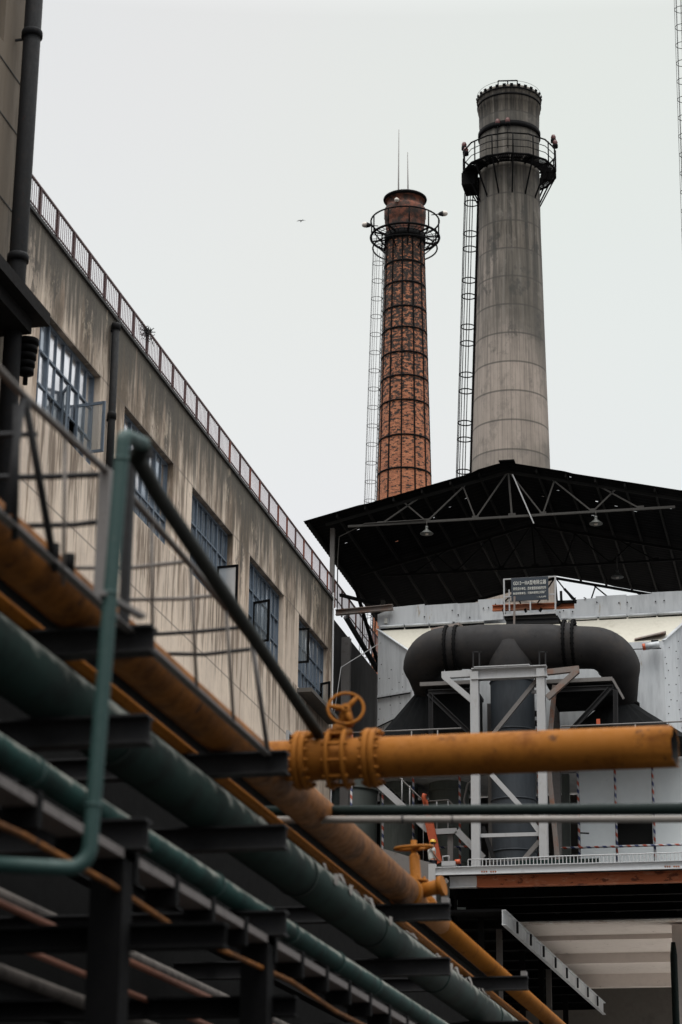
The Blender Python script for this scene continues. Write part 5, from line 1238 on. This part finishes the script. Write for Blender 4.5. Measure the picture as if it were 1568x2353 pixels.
# railing of the walkway on the rack
wr_ = thing('walkway_railing', 'dull brown steel railing with sloping rail and thin posts beside the main ochre pipe', 'railing', (-6.25, 20, 7.3))
AXX = -6.22
MB().sect((AXX,6,7.30), (AXX,24.0,7.30), [(-.045,-.05),(.045,-.05),(.045,-.04),(-.035,-.04),(-.035,.05),(-.045,.05)]).build('base_angle', M['steel_grey'], wr_)
zh = lambda y: at(0,850,X=AXX).z+.05
brn = weathered('brown grey rail', (.11,.095,.085), (.07,.055,.045), .4, 5, .6)
hp = [at(-60,788,X=AXX), at(60,915,X=AXX), at(255,1092,X=AXX)]
MB().tube(hp, .034, 12).build('top_rail', brn, wr_)
hp2 = [at(300,1140,X=AXX), at(440,1300,X=AXX), at(545,1428,X=AXX), at(600,1500,X=AXX)]
MB().tube(hp2, .034, 12).build('top_rail', brn, wr_)
for (x0, y0), (x1, y1), r_, mt in (((348,1200),(352,1500),.016,'x'), ((438,1297),(453,1590),.018,'x'), ((520,1402),(538,1668),.018,'x'), ((580,1478),(617,1735),.028,'g'), ((150,1010),(146,1345),.016,'x'), ((52,915),(18,1180),.030,'d'), ((58,915),(128,1312),.034,'d'), ((40,930),(34,1240),.03,'d')):
    mt = {'x': brn, 'g': M['steel_grey'], 'd': M['steel_dark']}[mt]
    MB().tube([at(x0,y0,X=AXX), at(x1,y1,X=AXX)], r_, 10).build('post', mt, wr_)
p = at(245,1080,X=AXX); MB().box((AXX-.05,p.y-.05,7.3),(AXX+.05,p.y+.05,p.z)).build('post', M['steel_grey'], wr_)
p2 = at(300,1040,X=AXX-.02); MB().box((AXX-.05,p2.y-.04,7.3),(AXX+.03,p2.y+.04,p2.z+.02)).build('post', M['steel_dark'], wr_)
for pts, Yq, r_, mt in (([(-40,1000),(85,998)],17.2,.025,'d'), ([(-30,1098),(120,1095),(245,1090)],18.1,.028,'d'), ([(60,1208),(170,1206),(245,1197)],18.1,.025,'d'), ([(160,1305),(300,1305),(432,1290)],20.8,.02,'b'), ([(290,1378),(420,1376),(500,1368)],22.0,.02,'b'), ([(350,1458),(450,1452),(572,1440)],23.6,.022,'d'), ([(370,1502),(470,1504),(575,1492)],23.6,.022,'d')):
    MB().tube([at(x, y, Y=Yq) for x, y in pts], r_, 10).build('cross_rail', {'d': M['steel_dark'], 'b': brn}[mt], wr_)
cv = MB(); a = at(125,1255,X=AXX-.3)
cv.tube([a, a+V(0,0,.02), a-V(0,0,.16)], [.03,.05,.05], 10); cv.tube([a+V(.11,.1,-.05), a+V(.11,.1,-.22)], .05, 10); cv.build('clamp', M['steel_black'], wr_)

# green standpipe with its elbows and the dark pipe that slopes away from it
gs = thing('standpipe', 'glossy teal standpipe with rounded top elbow standing in front of the rack', 'pipe', tuple(at(206,1880,Y=15)))
top_ = at(284,1000,Y=15.0); bot_ = at(203,1998,Y=15.0); tl_ = at(330,1020,Y=15.35)
pts = [at(-60,1984,Y=14.6)]+arc(bot_, at(-60,1984,Y=14.6), top_, .16, 8)+arc(top_, bot_, tl_, .07, 6)+[tl_]
MB().tube(pts, .055, 24).build('tube', M['teal'], gs)
for f_ in (.06, .38, .86):
    c = top_.lerp(bot_, f_); d = (bot_-top_).normalized(); MB().tube([c-d*.012, c+d*.012], .059, 24).build('weld_band', M['teal'], gs)
c = top_.lerp(bot_, .39); MB().bar(c+V(-.05,-.07,.02), c+V(.14,.35,-.05), .07, .03).build('support_arm', M['steel_grey'], gs)
p0 = at(312,1040,Y=15.5)
sp_ = pipe('sloping_pipe', 'dark pipe sloping away from the top of the teal standpipe down to the gate valve', [tl_, at(316,1052,Y=15.5), at(360,1132,Y=16.2), at(742,1702,Y=26.8), at(752,1722,Y=27.0)], .066, M['darkpipe'], n=20)
MB().bar(at(300,1048,Y=15.5), at(352,1044,Y=15.6), .05, .06).build('support_bracket', M['steel_dark'], sp_)
# two slim crossing pipes
zc1 = at(1100,1860,Y=26).z
pipe('crossing_pipe', 'dark green pipe crossing below the thick ochre branch pipe', [at(600,1864,Y=28.80), at(1660,1858,Y=28.60)], [.066,.076], M['darkgreen'], n=20)
pipe('crossing_pipe', 'slim pale lagged pipe crossing just below the dark green one', [at(600,1884,Y=28.50), at(1660,1882,Y=28.20)], .046, M['palepipe'], bands=[(at(x, 1883.5-(x-600)*.0015, Y=28.35),(1,0,0),.050,.012) for x in (925, 1040, 1238, 1497)], bmat=M['steel_dark'], n=18)

# every remaining lone object is a thing of its own
for o in bpy.data.objects:
    if o.parent is None and 'category' in o and 'kind' not in o: o['kind'] = 'thing'
